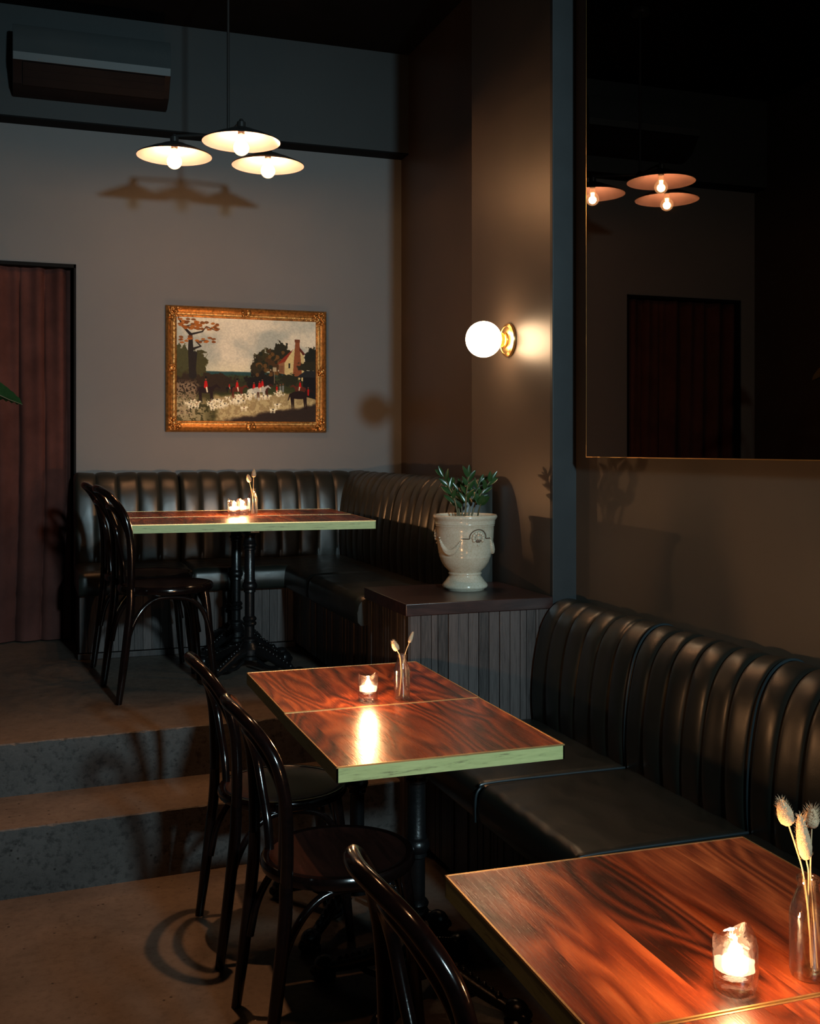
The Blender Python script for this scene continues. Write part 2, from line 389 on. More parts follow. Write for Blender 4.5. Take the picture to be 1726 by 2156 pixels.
# right side
struct('wall_right_alcove', B(XF, XF + 0.3, 4.6, 6.5, 0, CZ), M['side_wall'], smooth=False)
struct('wall_right_pier', B(XW, XF + 0.3, 3.90, 4.71, 0, CZ), M['side_wall'], smooth=False, bevel=0.003)
struct('trim_5', B(XW, XM + 0.02, 3.88, 3.905, 0, CZ), M['pillar'], smooth=False, bevel=0.003)
struct('wall_right', B(XM, XM + 0.3, -3.6, 3.892, 0, CZ), M['mirror_wall'], smooth=False)
struct('trim_6', B(XW - 0.012, XF, 4.70, YB, PZ, 1.345), M['side_wall'], smooth=False)
# left and behind the camera
struct('wall_left_alcove', B(-0.95, -0.75, 4.40, 6.6, 0, CZ), M['room_dark'], smooth=False)
struct('wall_left_return', B(-2.4, -0.75, 4.40, 4.55, 0, CZ), M['room_dark'], smooth=False)
struct('wall_left', B(-2.5, -2.3, -3.6, 4.5, 0, CZ), M['room_dark'], smooth=False)
struct('wall_front', B(-2.5, 2.5, -3.8, -3.6, 0, CZ), M['room_dark'], smooth=False)
struct('ceiling', B(-2.5, 2.6, -3.8, 7.2, CZ, CZ + 0.1), M['ceiling'], smooth=False)

# ------------------------------------------------------------------ curtain
def curtain():
    root = thing('curtain', 'dusky burgundy velvet curtain hanging in folds in the doorway', 'curtain', (-0.215, YB + 0.10, PZ))
    mb = MB(); nx, nz = 220, 40; w = 0.93; h = DZ - PZ - 0.03; rr = random.Random(3)
    ph = [rr.random() * 6 for _ in range(6)]
    for side in (0, 1):
        for j in range(nz + 1):
            z = 0.01 + h * j / nz; t = j / nz
            for i in range(nx + 1):
                u = i / nx; x = (u - 0.5) * w
                xx = x + 0.02 * sin(3 * z + ph[0]) * (1 - t) * 0.6
                f = abs(sin(xx * 21 + 0.9 * sin(xx * 7 + ph[1]) + 0.25 * (1 - t))) ** 0.7
                y = -0.045 * f - 0.016 * sin(xx * 55 + ph[2] + 1.6 * t) * (0.4 + 0.6 * t)
                mb.v.append((x, y + side * 0.004, z))
    o = (nx + 1) * (nz + 1)
    for side in (0, 1):
        for j in range(nz):
            for i in range(nx):
                a = side * o + j * (nx + 1) + i; mb.f.append((a, a + 1, a + nx + 2, a + nx + 1)); mb.mi.append(0)
    mb.build('drape', M['curtain'], root, ang=80)
    MB().tube([(-0.41, 0.05, h + 0.005), (0.485, 0.05, h + 0.005)], 0.012, smooth=False).build('curtain_rail', M['black'], root)
curtain()

# ------------------------------------------------------------------ slatted panels
def slat_panel(length, z0, z1, seed, w=0.044, thick=0.02, gap=0.003):
    """panel standing on local x, front faces -y"""
    mb = MB(); rr = random.Random(seed); x = 0.0; cols = []
    mb.box(0, length, 0.004, thick, z0, z1); cols += [0.0] * 6
    while x < length - 0.004:
        ww = w * rr.choice([0.3, 1.0, 1.0, 0.95, 1.0, 1.0, 0.97, 0.6]) ; ww = min(ww, length - x)
        d = rr.uniform(-0.004, 0.002); c = rr.random()
        mb.box(x + gap / 2, x + ww - gap / 2, d - 0.004, 0.005, z0, z1); cols += [c] * 6; x += ww
    return mb, cols
def build_slats(name, length, z0, z1, seed, parent, loc, rz, w=0.044):
    mb, cols = slat_panel(length, z0, z1, seed, w)
    o = mb.build(name, M['slats'], parent, smooth=False, weld=False, loc=loc)
    o.rotation_euler = (0, 0, rz)
    at = o.data.attributes.new('slat', 'FLOAT', 'FACE')
    at.data.foreach_set('value', cols[:len(o.data.polygons)])
    return o

# ------------------------------------------------------------------ banquettes
PROFILE = [(0.195, -0.03), (0.205, 0.03), (0.208, 0.10), (0.205, 0.18), (0.196, 0.26), (0.180, 0.34), (0.160, 0.395), (0.130, 0.440), (0.095, 0.466), (0.060, 0.474), (0.030, 0.468), (0.008, 0.452)]
def dens(pr, k=3):
    out = []
    for i in range(len(pr) - 1):
        p0 = pr[i - 1] if i else pr[0]; p1 = pr[i]; p2 = pr[i + 1]; p3 = pr[i + 2] if i + 2 < len(pr) else pr[-1]
        for j in range(k):
            t = j / k
            out.append(tuple(0.5 * ((2 * p1[q]) + (-p0[q] + p2[q]) * t + (2 * p0[q] - 5 * p1[q] + 4 * p2[q] - p3[q]) * t * t + (-p0[q] + 3 * p1[q] - 3 * p2[q] + p3[q]) * t ** 3) for q in (0, 1)))
    out.append(pr[-1]); return out
def back_cushion(length, nfl, parent, loc, rz, hscale=1.0, amp=0.009, seed=0):
    """channelled back: length along local x, wall plane at local y=0, faces -y, z from seat level"""
    pr = dens(PROFILE); pr = [(a, b * hscale) for a, b in pr]; m = len(pr); per = 12; nx = nfl * per; mb = MB()
    nrm = []
    for i in range(m):
        a = pr[max(i - 1, 0)]; b_ = pr[min(i + 1, m - 1)]; dx, dz = b_[0] - a[0], b_[1] - a[1]; l = sqrt(dx * dx + dz * dz); nrm.append((dz / l, -dx / l))
    for i in range(nx + 1):
        u = i / nx; f = (i % per) / per; g = (1 - abs(2 * f - 1) ** 3.2) ** 0.55 if (i % per) else 0.0
        e = 0.0
        endd = min(u, 1 - u) * length
        if endd < 0.02: e = -0.014 * (1 - sqrt(max(0, 1 - (1 - endd / 0.02) ** 2)))
        for k in range(m):
            fade = 1.0 if k > 3 else 0.4 + 0.2 * k
            off = amp * (g - 1) * fade + e + 0.002 * sin(i * 0.37 + k * 0.21 + seed)
            mb.v.append((u * length, -(pr[k][0] + nrm[k][0] * off), pr[k][1] + nrm[k][1] * off))
    for i in range(nx):
        for k in range(m - 1):
            a = i * m + k; mb.f.append((a, a + m, a + m + 1, a + 1)); mb.mi.append(0)
    o0 = len(mb.v)                                     # end caps and hidden back
    for x in (0, length): mb.v += [(x, -0.002, pr[0][1]), (x, -0.002, pr[-1][1])]
    mb.f.append(tuple([o0] + list(range(0, m)) + [o0 + 1])); mb.mi.append(0)
    mb.f.append(tuple(([o0 + 2] + list(range(nx * m, nx * m + m)) + [o0 + 3])[::-1])); mb.mi.append(0)
    mb.f.append((o0, o0 + 1, o0 + 3, o0 + 2)); mb.mi.append(0)
    o = mb.build('back_cushion', M['leather'], parent, ang=60, loc=loc); o.rotation_euler = (0, 0, rz)
    return o
def seat_cushion(length, depth, parent, loc, rz, thick=0.125, seed=0):
    """local x along, front faces -y (front edge at y=-depth), top at z=0"""
    r = 0.045; pr = [(0.0, -thick), (0.0, -0.006)]
    pr += [(depth * t, 0.004 * sin(pi * t) - 0.004) for t in (0.15, 0.35, 0.55, 0.75)] + [(depth - r, -0.004)]
    for a in range(1, 9): pr.append((depth - r + r * sin(a / 8 * pi / 2), -0.004 - r + r * cos(a / 8 * pi / 2)))
    pr += [(depth + 0.004, -0.075), (depth + 0.001, -thick + 0.014), (depth - 0.012, -thick)]
    m = len(pr); nx = 40; mb = MB(); rr = random.Random(seed)
    for i in range(nx + 1):
        u = i / nx; ed = min(u, 1 - u) * length; k = 1 - sqrt(max(0, 1 - (1 - min(ed, 0.022) / 0.022) ** 2))
        for d, z in pr:
            zc = z - 0.012 * k if z > -0.07 else z; dd = d - (0.008 * k if d > depth * 0.5 else 0)
            w = 0.0012 * sin(u * 19 + d * 31 + seed) + 0.0010 * sin(u * 43 - d * 17) if 0.05 < d < depth - 0.02 else 0
            mb.v.append((u * length, -dd, zc + w))
    for i in range(nx):
        for j in range(m):
            a = i * m + j; b_ = i * m + (j + 1) % m; mb.f.append((a, b_, b_ + m, a + m)); mb.mi.append(0)
    mb.f.append(tuple(range(m))); mb.mi.append(0); mb.f.append(tuple(range(nx * m, nx * m + m))[::-1]); mb.mi.append(0)
    o = mb.build('seat_cushion', M['leather'], parent, ang=50, loc=loc); o.rotation_euler = (0, 0, rz)
    return o
def seat_piping(depth, parent, loc, rz):
    mb = MB(); mb.tube([(0, -0.16, 0.0), (0, -depth * 0.55, 0.001), (0, -depth + 0.045, 0.0), (0, -depth + 0.012, -0.014), (0, -depth - 0.003, -0.045), (0, -depth - 0.003, -0.12)], 0.0042, 8)
    o = mb.build('piping', M['piping'], parent, loc=loc); o.rotation_euler = (0, 0, rz)

SZ = 0.455
nb = thing('banquette', 'dark green leather banquette with channelled back under the smoked mirror', 'banquette', (XM - 0.003, 3.868, 0))
# local frame: object x runs toward the camera (-y world), wall at y=0
nb.rotation_euler = (0, 0, -pi / 2)
ys = [0.0, 0.705, 1.355, 2.005, 2.655, 3.4]
for i in range(5):
    l = ys[i + 1] - ys[i]
    back_cushion(l - 0.004, 6 if i < 4 else 7, nb, (ys[i] + 0.002, 0, SZ), 0, seed=i)
for i in range(5):
    l = ys[i + 1] - ys[i]; seat_cushion(l - 0.003, 0.735, nb, (ys[i] + 0.0015, 0, SZ + 0.01), 0, 0.125, i + 1)
    if i: seat_piping(0.735, nb, (ys[i], 0, SZ + 0.006), 0)
    if i: MB().tube([(ys[i], -(p[0] - 0.006), SZ + p[1]) for p in PROFILE], 0.004, 6, 3).build('piping', M['piping'], nb)
build_slats('base_panel', 3.4, 0.03, 0.345, 5, nb, (0, -0.655, 0), 0)
B(0, 3.4, -0.64, -0.01, 0.0, 0.335).build('base_frame', M['black'], nb, smooth=False)

cbq = thing('banquette', 'L-shaped dark green leather corner banquette on the raised platform', 'banquette', (0, 0, PZ))
PB = SZ
for (a, b_, n, sd) in ((0.262, 0.834, 5, 2), (0.838, 1.970, 10, 3)):
    back_cushion(b_ - a, n, cbq, (a, YB - 0.003, PB), 0, 1.06, seed=sd)
for (a, b_, n, sd) in ((6.395, 5.275, 10, 4), (5.271, 4.43, 8, 5)):
    back_cushion(a - b_, n, cbq, (XW - 0.016, a, PB), -pi / 2, 1.06, seed=sd)
for (a, b_, sd) in ((0.264, 0.835, 11), (0.838, 1.372, 12)):
    seat_cushion(b_ - a, 0.625, cbq, (a, YB - 0.003, PB + 0.01), 0, 0.13, sd)
for (a, b_, sd) in ((6.39, 5.275, 13), (5.271, 4.435, 14)):
    seat_cushion(a - b_, 0.63, cbq, (XW - 0.016, a, PB + 0.01), -pi / 2, 0.13, sd)
B(0.272, 1.40, YB - 0.53, YB - 0.01, 0, 0.33).build('base_frame', M['black'], cbq, smooth=False)
B(1.42, XW - 0.02, 4.45, YB - 0.01, 0, 0.33).build('base_frame', M['black'], cbq, smooth=False)
build_slats('base_panel', 1.145, 0.035, 0.335, 8, cbq, (0.27, YB - 0.55, 0), 0)
build_slats('base_panel', 1.45, 0.035, 0.335, 9, cbq, (1.40, YB - 0.545, 0), -pi / 2)
B(0.262, 1.41, YB - 0.565, YB - 0.53, 0, 0.03).build('plinth', M['slats'], cbq, smooth=False, bevel=0.003)

# ------------------------------------------------------------------ planter cabinet between the levels
CX0, CX1, CY0, CY1, CH = 1.375, 1.975, 3.872, 4.40, 0.934
cab = thing('planter_cabinet', 'dark slatted timber cabinet with thick top carrying the cream urn', 'cabinet', (CX0, CY0, 0))
w, d = CX1 - CX0, CY1 - CY0
B(-0.018, w, -0.006, d, CH - 0.047, CH).build('cabinet_top', M['cab_top'], cab, bevel=0.003)
B(0.024, w, 0.024, d - 0.002, 0.0, CH - 0.048).build('carcass', M['black'], cab, smooth=False)
build_slats('front_panel', w - 0.004, 0.0, CH - 0.048, 21, cab, (0, 0.0045, 0), 0)
build_slats('side_panel', d - 0.01, T1 + 0.002 if False else 0.0, CH - 0.048, 22, cab, (0.004, d - 0.004, 0), -pi / 2, 0.03)

# ------------------------------------------------------------------ tables
def pedestal(root, h, rx=0.20, ry=0.22):
    B(-0.19, 0.19, -0.02, 0.02, h - 0.012, h).build('top_bracket', M['iron'], root)
    B(-0.02, 0.02, -0.19, 0.19, h - 0.014, h - 0.001).build('top_bracket', M['iron'], root)
    r = 0.0235
    prof = [(0.02, 0.07), (0.045, 0.075), (0.045, 0.09), (0.056, 0.10), (0.056, 0.125), (0.040, 0.145), (0.032, 0.16), (0.040, 0.165), (0.040, 0.175), (r, 0.185), (r, 0.235),
            (0.031, 0.240), (0.034, 0.247), (0.031, 0.254), (0.026, 0.257), (0.032, 0.263), (0.034, 0.270), (0.030, 0.277), (r, 0.283), (r, 0.395),
            (0.029, 0.400), (0.028, 0.410), (0.033, 0.416), (0.037, 0.428), (0.033, 0.442), (0.028, 0.447), (0.029, 0.455), (0.026, 0.460), (0.0245, 0.60), 
            (0.030, 0.604), (0.030, 0.611), (0.026, 0.615), (0.034, 0.622), (0.034, 0.630), (0.027, 0.636), (0.030, 0.645), (0.026, 0.652), (0.025, h - 0.04), (0.040, h - 0.028), (0.055, h - 0.014)]
    MB().lathe(prof, 28).build('column', M['iron'], root)
    for k in range(4):
        a = pi / 4 + k * pi / 2; c, s_ = cos(a), sin(a); mb = MB(); l = 0.29
        pts = [(0.03 * c, 0.03 * s_, 0.115), (0.10 * c, 0.10 * s_, 0.105), (0.18 * c, 0.18 * s_, 0.072), (0.25 * c, 0.25 * s_, 0.045), (l * c, l * s_, 0.034)]
        mb.tube(pts, [0.026, 0.024, 0.020, 0.017, 0.020], 10, 5)
        for j in range(9):                                # rope moulding and scrolls
            t = 0.08 + j * 0.02; z = 0.135 - (t - 0.08) * 0.42
            mb.ball((t * c, t * s_, z), 0.0085, n=8)
        mb.tube([(0.05 * c, 0.05 * s_, 0.07), (0.11 * c, 0.11 * s_, 0.045), (0.17 * c, 0.17 * s_, 0.055), (0.15 * c, 0.15 * s_, 0.085)], 0.009, 8, 4)
        rot = Matrix.Rotation(a, 3, 'Z')
        mb.ball((l * c, l * s_, 0.036), 0.036, 0.030, 0.030, 14, rot=rot)   # paw
        for q in (-1, 0, 1):
            p = rot @ Vector((l + 0.022, q * 0.017, 0.024)); mb.ball(p, 0.019, 0.0095, 0.016, 10, rot=rot)
        mb.lathe([(0.030, 0.0), (0.032, 0.004), (0.032, 0.014), (0.026, 0.02)], 16, (l * c, l * s_, 0))
        mb.ball(((l - 0.05) * c, (l - 0.05) * s_, 0.062), 0.013, n=8)
        mb.build('leg', M['iron'], root)
def make_table(w, d, h, label, loc, rz=0.0, group='red timber cafe tables'):
    t = thing('cafe_table', label, 'table', loc, rz, group)
    th = 0.038
    top = B(-w / 2 + 0.002, w / 2 - 0.002, -d / 2 + 0.002, d / 2 - 0.002, h - th, h).build('tabletop', M['top'], t, smooth=False)
    e = MB(); o = 0.0015
    for (x0, x1, y0, y1) in ((-w / 2, w / 2, -d / 2, -d / 2 + 0.004), (-w / 2, w / 2, d / 2 - 0.004, d / 2), (-w / 2, -w / 2 + 0.004, -d / 2, d / 2), (w / 2 - 0.004, w / 2, -d / 2, d / 2)):
        e.box(x0, x1, y0, y1, h - th - 0.0005, h - 0.003)
    e.build('edge_band', M['ply'], top, smooth=False)['label'] = 'pale timber edge'
    e = MB()
    for (x0, x1, y0, y1) in ((-w / 2 - .0006, w / 2 + .0006, -d / 2 - .0006, -d / 2 + 0.003), (-w / 2 - .0006, w / 2 + .0006, d / 2 - 0.003, d / 2 + .0006), (-w / 2 - .0006, -w / 2 + 0.003, -d / 2, d / 2), (w / 2 - 0.003, w / 2 + .0006, -d / 2, d / 2)):
        e.box(x0, x1, y0, y1, h - 0.0035, h + 0.0006)
    e.build('edge_trim', M['brass_edge'], top, smooth=False)['label'] = 'thin brass edge line'
    pedestal(t, h - th)
    return t
TH = 0.75
GT = 'square red timber cafe tables'
make_table(0.615, 0.565, TH, 'empty red timber table with pale green front edge, nearer half of the middle pair', (1.0205, 2.818, 0))
make_table(0.615, 0.600, TH, 'red timber table carrying votive and small bottle, far half of the middle pair', (1.0265, 3.406, 0), radians(-0.6))
make_table(0.628, 0.565, TH, 'large foreground red timber table carrying a votive and bottle of three grasses', (1.024, 1.537, 0), radians(-1.3))
make_table(0.62, 0.565, TH, 'red timber table cut off at the bottom right corner, joined by brass seam', (1.018, 0.967, 0), radians(-1.3))
th0 = radians(-3.6)
c0 = Vector((1.045, 5.475)); ax = Vector((cos(th0), sin(th0))); ay = Vector((-sin(th0), cos(th0)))
BH = 0.75
p = c0 - ay * 0.266; make_table(1.125, 0.525, BH, 'wide red timber table with pale green edge on the platform, front of the pair', (p.x, p.y, PZ), th0)
p = c0 + ay * 0.266; make_table(1.125, 0.525, BH, 'wide red timber table pushed against the corner banquette, behind its twin', (p.x, p.y, PZ), th0)

# ------------------------------------------------------------------ bentwood chairs
def make_chair(label, loc, rz, group='black bentwood chairs'):
    t = thing('bentwood_chair', label, 'chair', loc, rz, group)
    prof = [(0.0, 0.428), (0.165, 0.428), (0.188, 0.430), (0.200, 0.436), (0.204, 0.446), (0.202, 0.458), (0.198, 0.465), (0.184, 0.466)]
    MB().lathe(prof + [(0.180, 0.464)], 56, cap=False, ry=0.98).build('seat_rim', M['chair'], t)
    MB().lathe([(0.0, 0.456), (0.09, 0.456), (0.14, 0.458), (0.178, 0.463), (0.183, 0.4645)], 56, cap=False, ry=0.98).build('seat', M['seat'], t)
    def mir(pts, s=1): return [(x, y * s, z) for x, y, z in pts]
    half = [(-0.183, .19, .455), (-0.182, .197, .53), (-0.184, .202, .62), (-0.192, .202, .70), (-0.212, .190, .775), (-0.250, .145, .838), (-0.280, .075, .868)]
    outer = mir(half) + [(-0.292, 0, .876)] + mir(half[::-1], -1)
    MB().tube(outer, 0.0155, 14, 6).build('back_hoop', M['chair'], t)
    half = [(-0.165, .075, .445), (-0.168, .092, .53), (-0.175, .128, .61), (-0.184, .150, .68), (-0.202, .137, .735), (-0.228, .080, .785)]
    inner = mir(half) + [(-0.240, 0, .800)] + mir(half[::-1], -1)
    MB().tube(inner, 0.0125, 12, 6).build('inner_hoop', M['chair'], t)
    for s_ in (1, -1):
        MB().tube(mir([(-0.183, .19, .475), (-0.185, .192, .40), (-0.195, .193, .30), (-0.214, .193, .14), (-0.233, .193, 0.0)], s_), [.0165, .0175, .0175, .0165, .0135], 12, 5).build('leg', M['chair'], t)
        MB().tube(mir([(0.140, .118, .436), (0.150, .124, .36), (0.165, .134, .18), (0.182, .146, 0.0)], s_), [.0195, .018, .0165, .0125], 12, 5).build('leg', M['chair'], t)
        MB().tube(mir([(-0.200, .168, .20), (-0.180, .166, .29), (-0.140, .160, .365), (-0.08, .15, .412), (0.0, .145, .420), (0.08, .140, .402), (0.130, .136, .35), (0.155, .140, .27), (0.162, .146, .21)], s_), 0.0105, 10, 5).build('brace', M['chair'], t)
    MB().tube([(0.175, -.125, .22), (0.160, -.115, .30), (0.145, -.075, .385), (0.135, 0, .418), (0.145, .075, .385), (0.160, .115, .30), (0.175, .125, .22)], 0.0105, 10, 5).build('brace', M['chair'], t)
    return t
ch = make_chair('black bentwood chair at the nearer half of the middle tables', (0.778, 2.755, 0), 0.0)
dup(ch, (0.772, 3.375, 0), 0.0, 'black bentwood chair tucked at the far half of the middle tables, beside the steps')
dup(ch, (0.775, 1.595, 0), 0.0, 'black bentwood chair in the foreground, only its glossy hoop showing left of the large table')
dup(ch, (0.605, 5.000, PZ), radians(5), 'black bentwood chair on the platform, facing right, nearest the step edge')
dup(ch, (0.580, 5.455, PZ), radians(3), 'black bentwood chair on the platform, mostly hidden behind a nearer chair at the wide tables')

for c_ in [o for o in COL.objects if o.name.startswith('bentwood_chair') and o.location.z > 0.1]: c_.scale = (1.045,) * 3

# ------------------------------------------------------------------ candles and bottles
def make_votive(label, loc, seed, group=None):
    rr = random.Random(seed); t = thing('votive_candle', label, 'candle', loc, 0.0, 'lit votive candles')
    mb = MB(); n = 40; lob = seed * 0.9
    rows = [(0.024, 0.0), (0.028, 0.003), (0.0305, 0.012), (0.0315, 0.03), (0.0315, 0.055), (0.031, 0.074), (0.029, 0.079), (0.0265, 0.074), (0.0265, 0.05), (0.0265, 0.030), (0.022, 0.024), (0.0, 0.023)]
    for i, (r, z) in enumerate(rows):
        for k in range(n):
            a = 2 * pi * k / n
            wob = 1 + 0.02 * sin(3 * a + z * 60 + seed) + 0.012 * sin(5 * a - z * 90)
            zz = z
            if 4 <= i <= 8: zz = z * (1 + 0.11 * sin(2 * a + lob) + 0.02 * sin(5 * a)) if i in (5, 6, 7) else z
            mb.v.append((r * wob * cos(a), r * wob * sin(a), zz))
    for i in range(len(rows) - 1):
        for k in range(n):
            k2 = (k + 1) % n; mb.f.append((i * n + k, i * n + k2, (i + 1) * n + k2, (i + 1) * n + k)); mb.mi.append(0)
    mb.f.append(tuple(range(n))[::-1]); mb.mi.append(0)
    mb.build('glass_holder', M['votive_glass'], t)
    MB().lathe([(0.0, 0.031), (0.0175, 0.031), (0.018, 0.033), (0.018, 0.046), (0.0165, 0.0475), (0.0, 0.0465)], 28).build('tealight', M['lit_wax'], t)
    MB().lathe([(0.0, 0.047), (0.004, 0.050), (0.0062, 0.056), (0.005, 0.064), (0.0022, 0.072), (0.0, 0.077)], 16).build('flame', M['flame'], t)
    l = bpy.data.lights.new('candle_light', 'POINT'); l.energy = P_CANDLE; l.color = CANDLE; l.shadow_soft_size = 0.008
    lo = bpy.data.objects.new('candle_light', l); COL.objects.link(lo); lo.parent = t; lo.location = (0, 0, 0.083)
    return t
make_votive('lit glass votive candle glowing on the foreground table by the bottle of three grasses', (0.952, 1.300, TH), 1)
make_votive('lit glass votive candle on the middle table pair, left of its bottle', (0.990, 3.168, TH), 2)
make_votive('lit glass votive candle on the platform table, left one of the touching two', (1.000, 5.47, PZ + BH), 3)
make_votive('lit glass votive candle on the platform table, between another votive and the bottle', (1.052, 5.52, PZ + BH), 4)

def make_bottle(label, loc, sc=1.0):
    t = thing('bottle_vase', label, 'vase', loc, 0.0, 'bottles of dried grass')
    prof = [(0.020, 0.0), (0.0245, 0.003), (0.0262, 0.010), (0.0262, 0.086), (0.0268, 0.090), (0.0262, 0.094), (0.0255, 0.098), (0.0215, 0.112), (0.0155, 0.128), (0.0142, 0.134), (0.0142, 0.138), (0.0162, 0.1395), (0.0168, 0.1425), (0.0158, 0.146), (0.0138, 0.146), (0.0128, 0.140), (0.0128, 0.132), (0.0195, 0.112), (0.0238, 0.096), (0.0242, 0.012), (0.019, 0.007), (0.0, 0.009)]
    MB().lathe([(r * sc, z * sc) for r, z in prof], 40, cap=False).build('glass_bottle', M['bottle_glass'], t)
    return t
def grass(label, base, pts, hl, hr, seed, hair=0.008, bend=None):
    """one dried stem: pts in world offset from bottle base"""
    rr = random.Random(seed); t = thing('dried_grass_stem', label, 'dried grass', base, 0.0, 'dried bunny tail grasses')
    MB().tube(pts, 0.0011, 6, 5).build('stem', M['straw'], t)
    a = Vector(pts[-2]); b_ = Vector(pts[-1]); d = (b_ - a).normalized(); q = d.to_track_quat('Z', 'Y')
    mb = MB(); m = 14; n = 18; vs = []
    prof = [(0.0, 0.0), (0.55, 0.04), (0.85, 0.14), (1.0, 0.3), (0.97, 0.45), (0.85, 0.6), (0.68, 0.75), (0.45, 0.88), (0.2, 0.97), (0.0, 1.0)]
    for (r, z) in prof:
        for k in range(n):
            an = 2 * pi * k / n; rrr = hr * r * (1 + 0.08 * rr.uniform(-1, 1)); vs.append(b_ + q @ Vector((rrr * cos(an), rrr * sin(an), z * hl)))
    fs = [(i * n + k, i * n + (k + 1) % n, (i + 1) * n + (k + 1) % n, (i + 1) * n + k) for i in range(len(prof) - 1) for k in range(n)]
    mb.add(vs, fs)
    for _ in range(240):                                   # awns
        z = rr.random() ** 0.8; an = rr.random() * 2 * pi
        r = hr * (1 - (2 * z - 0.75) ** 2 * 0.42) * 0.9
        p0 = b_ + q @ Vector((r * cos(an) * 0.9, r * sin(an) * 0.9, z * hl)); dr = q @ Vector((cos(an) * 0.75, sin(an) * 0.75, 0.9)).normalized()
        ln = hair * rr.uniform(0.4, 1.0); side = dr.cross(Vector((0.3, 0.5, 0.8))).normalized() * 0.00028; s2 = dr.cross(side).normalized() * 0.00028
        mb.add([p0 + side, p0 - side * 0.5 + s2, p0 - side * 0.5 - s2, p0 + dr * ln], [(0, 1, 3), (1, 2, 3), (2, 0, 3)])
    mb.build('seed_head', M['grass_head'], t, ang=60, weld=False)
BV1, BV2, BV3 = (1.078, 1.300, TH), (1.0955, 3.158, TH), (1.096, 5.47, PZ + BH)
make_bottle('clear glass milk bottle holding three bunny tail grasses on the foreground table', BV1)
make_bottle('small clear glass bottle holding two dried grasses on the middle tables', BV2, 0.95)
make_bottle('tiny clear glass bottle with two dried grasses beside the two votives on the platform table', BV3, 0.95)
grass('bunny tail grass leaning left, topmost head in the foreground bottle', BV1, [(0.006, 0.0, 0.012), (0.002, 0.0, 0.08), (-0.008, 0.0, 0.150), (-0.022, 0.0, 0.193), (-0.034, 0.0, 0.225)], 0.042, 0.0115, 1)
grass('longest pale bunny tail head, lowest in the centre of the foreground bottle', BV1, [(0.012, 0.004, 0.012), (0.003, 0.003, 0.09), (-0.002, -0.004, 0.150), (-0.006, -0.004, 0.172)], 0.070, 0.0105, 2, 0.007)
grass('shortest spiky bunny tail head on a straight stem at the right of the foreground bottle', BV1, [(0.014, -0.004, 0.012), (0.008, -0.002, 0.09), (0.008, 0.004, 0.150), (0.010, 0.004, 0.214)], 0.030, 0.010, 3, 0.012)
grass('plump dried grass head leaning left in the middle tables bottle', BV2, [(-0.008, 0.0, 0.012), (-0.002, 0, 0.075), (-0.006, 0.0, 0.13), (-0.015, 0, 0.150)], 0.036, 0.0105, 4, 0.007)
grass('slender dried grass head leaning right in the middle tables bottle', BV2, [(0.010, 0.0, 0.012), (0.001, 0, 0.075), (0.010, 0.0, 0.135), (0.024, 0, 0.172)], 0.036, 0.0065, 5, 0.002)
grass('dried grass head leaning left in the platform table bottle', BV3, [(0.004, 0.0, 0.012), (0.0, 0, 0.09), (-0.008, 0.0, 0.135), (-0.016, 0, 0.170)], 0.042, 0.012, 6, 0.003)
grass('taller upright dried grass head in the platform table bottle', BV3, [(-0.004, 0.0, 0.012), (0.0, 0, 0.09), (0.003, 0.0, 0.14), (0.005, 0, 0.195)], 0.042, 0.012, 7, 0.003)

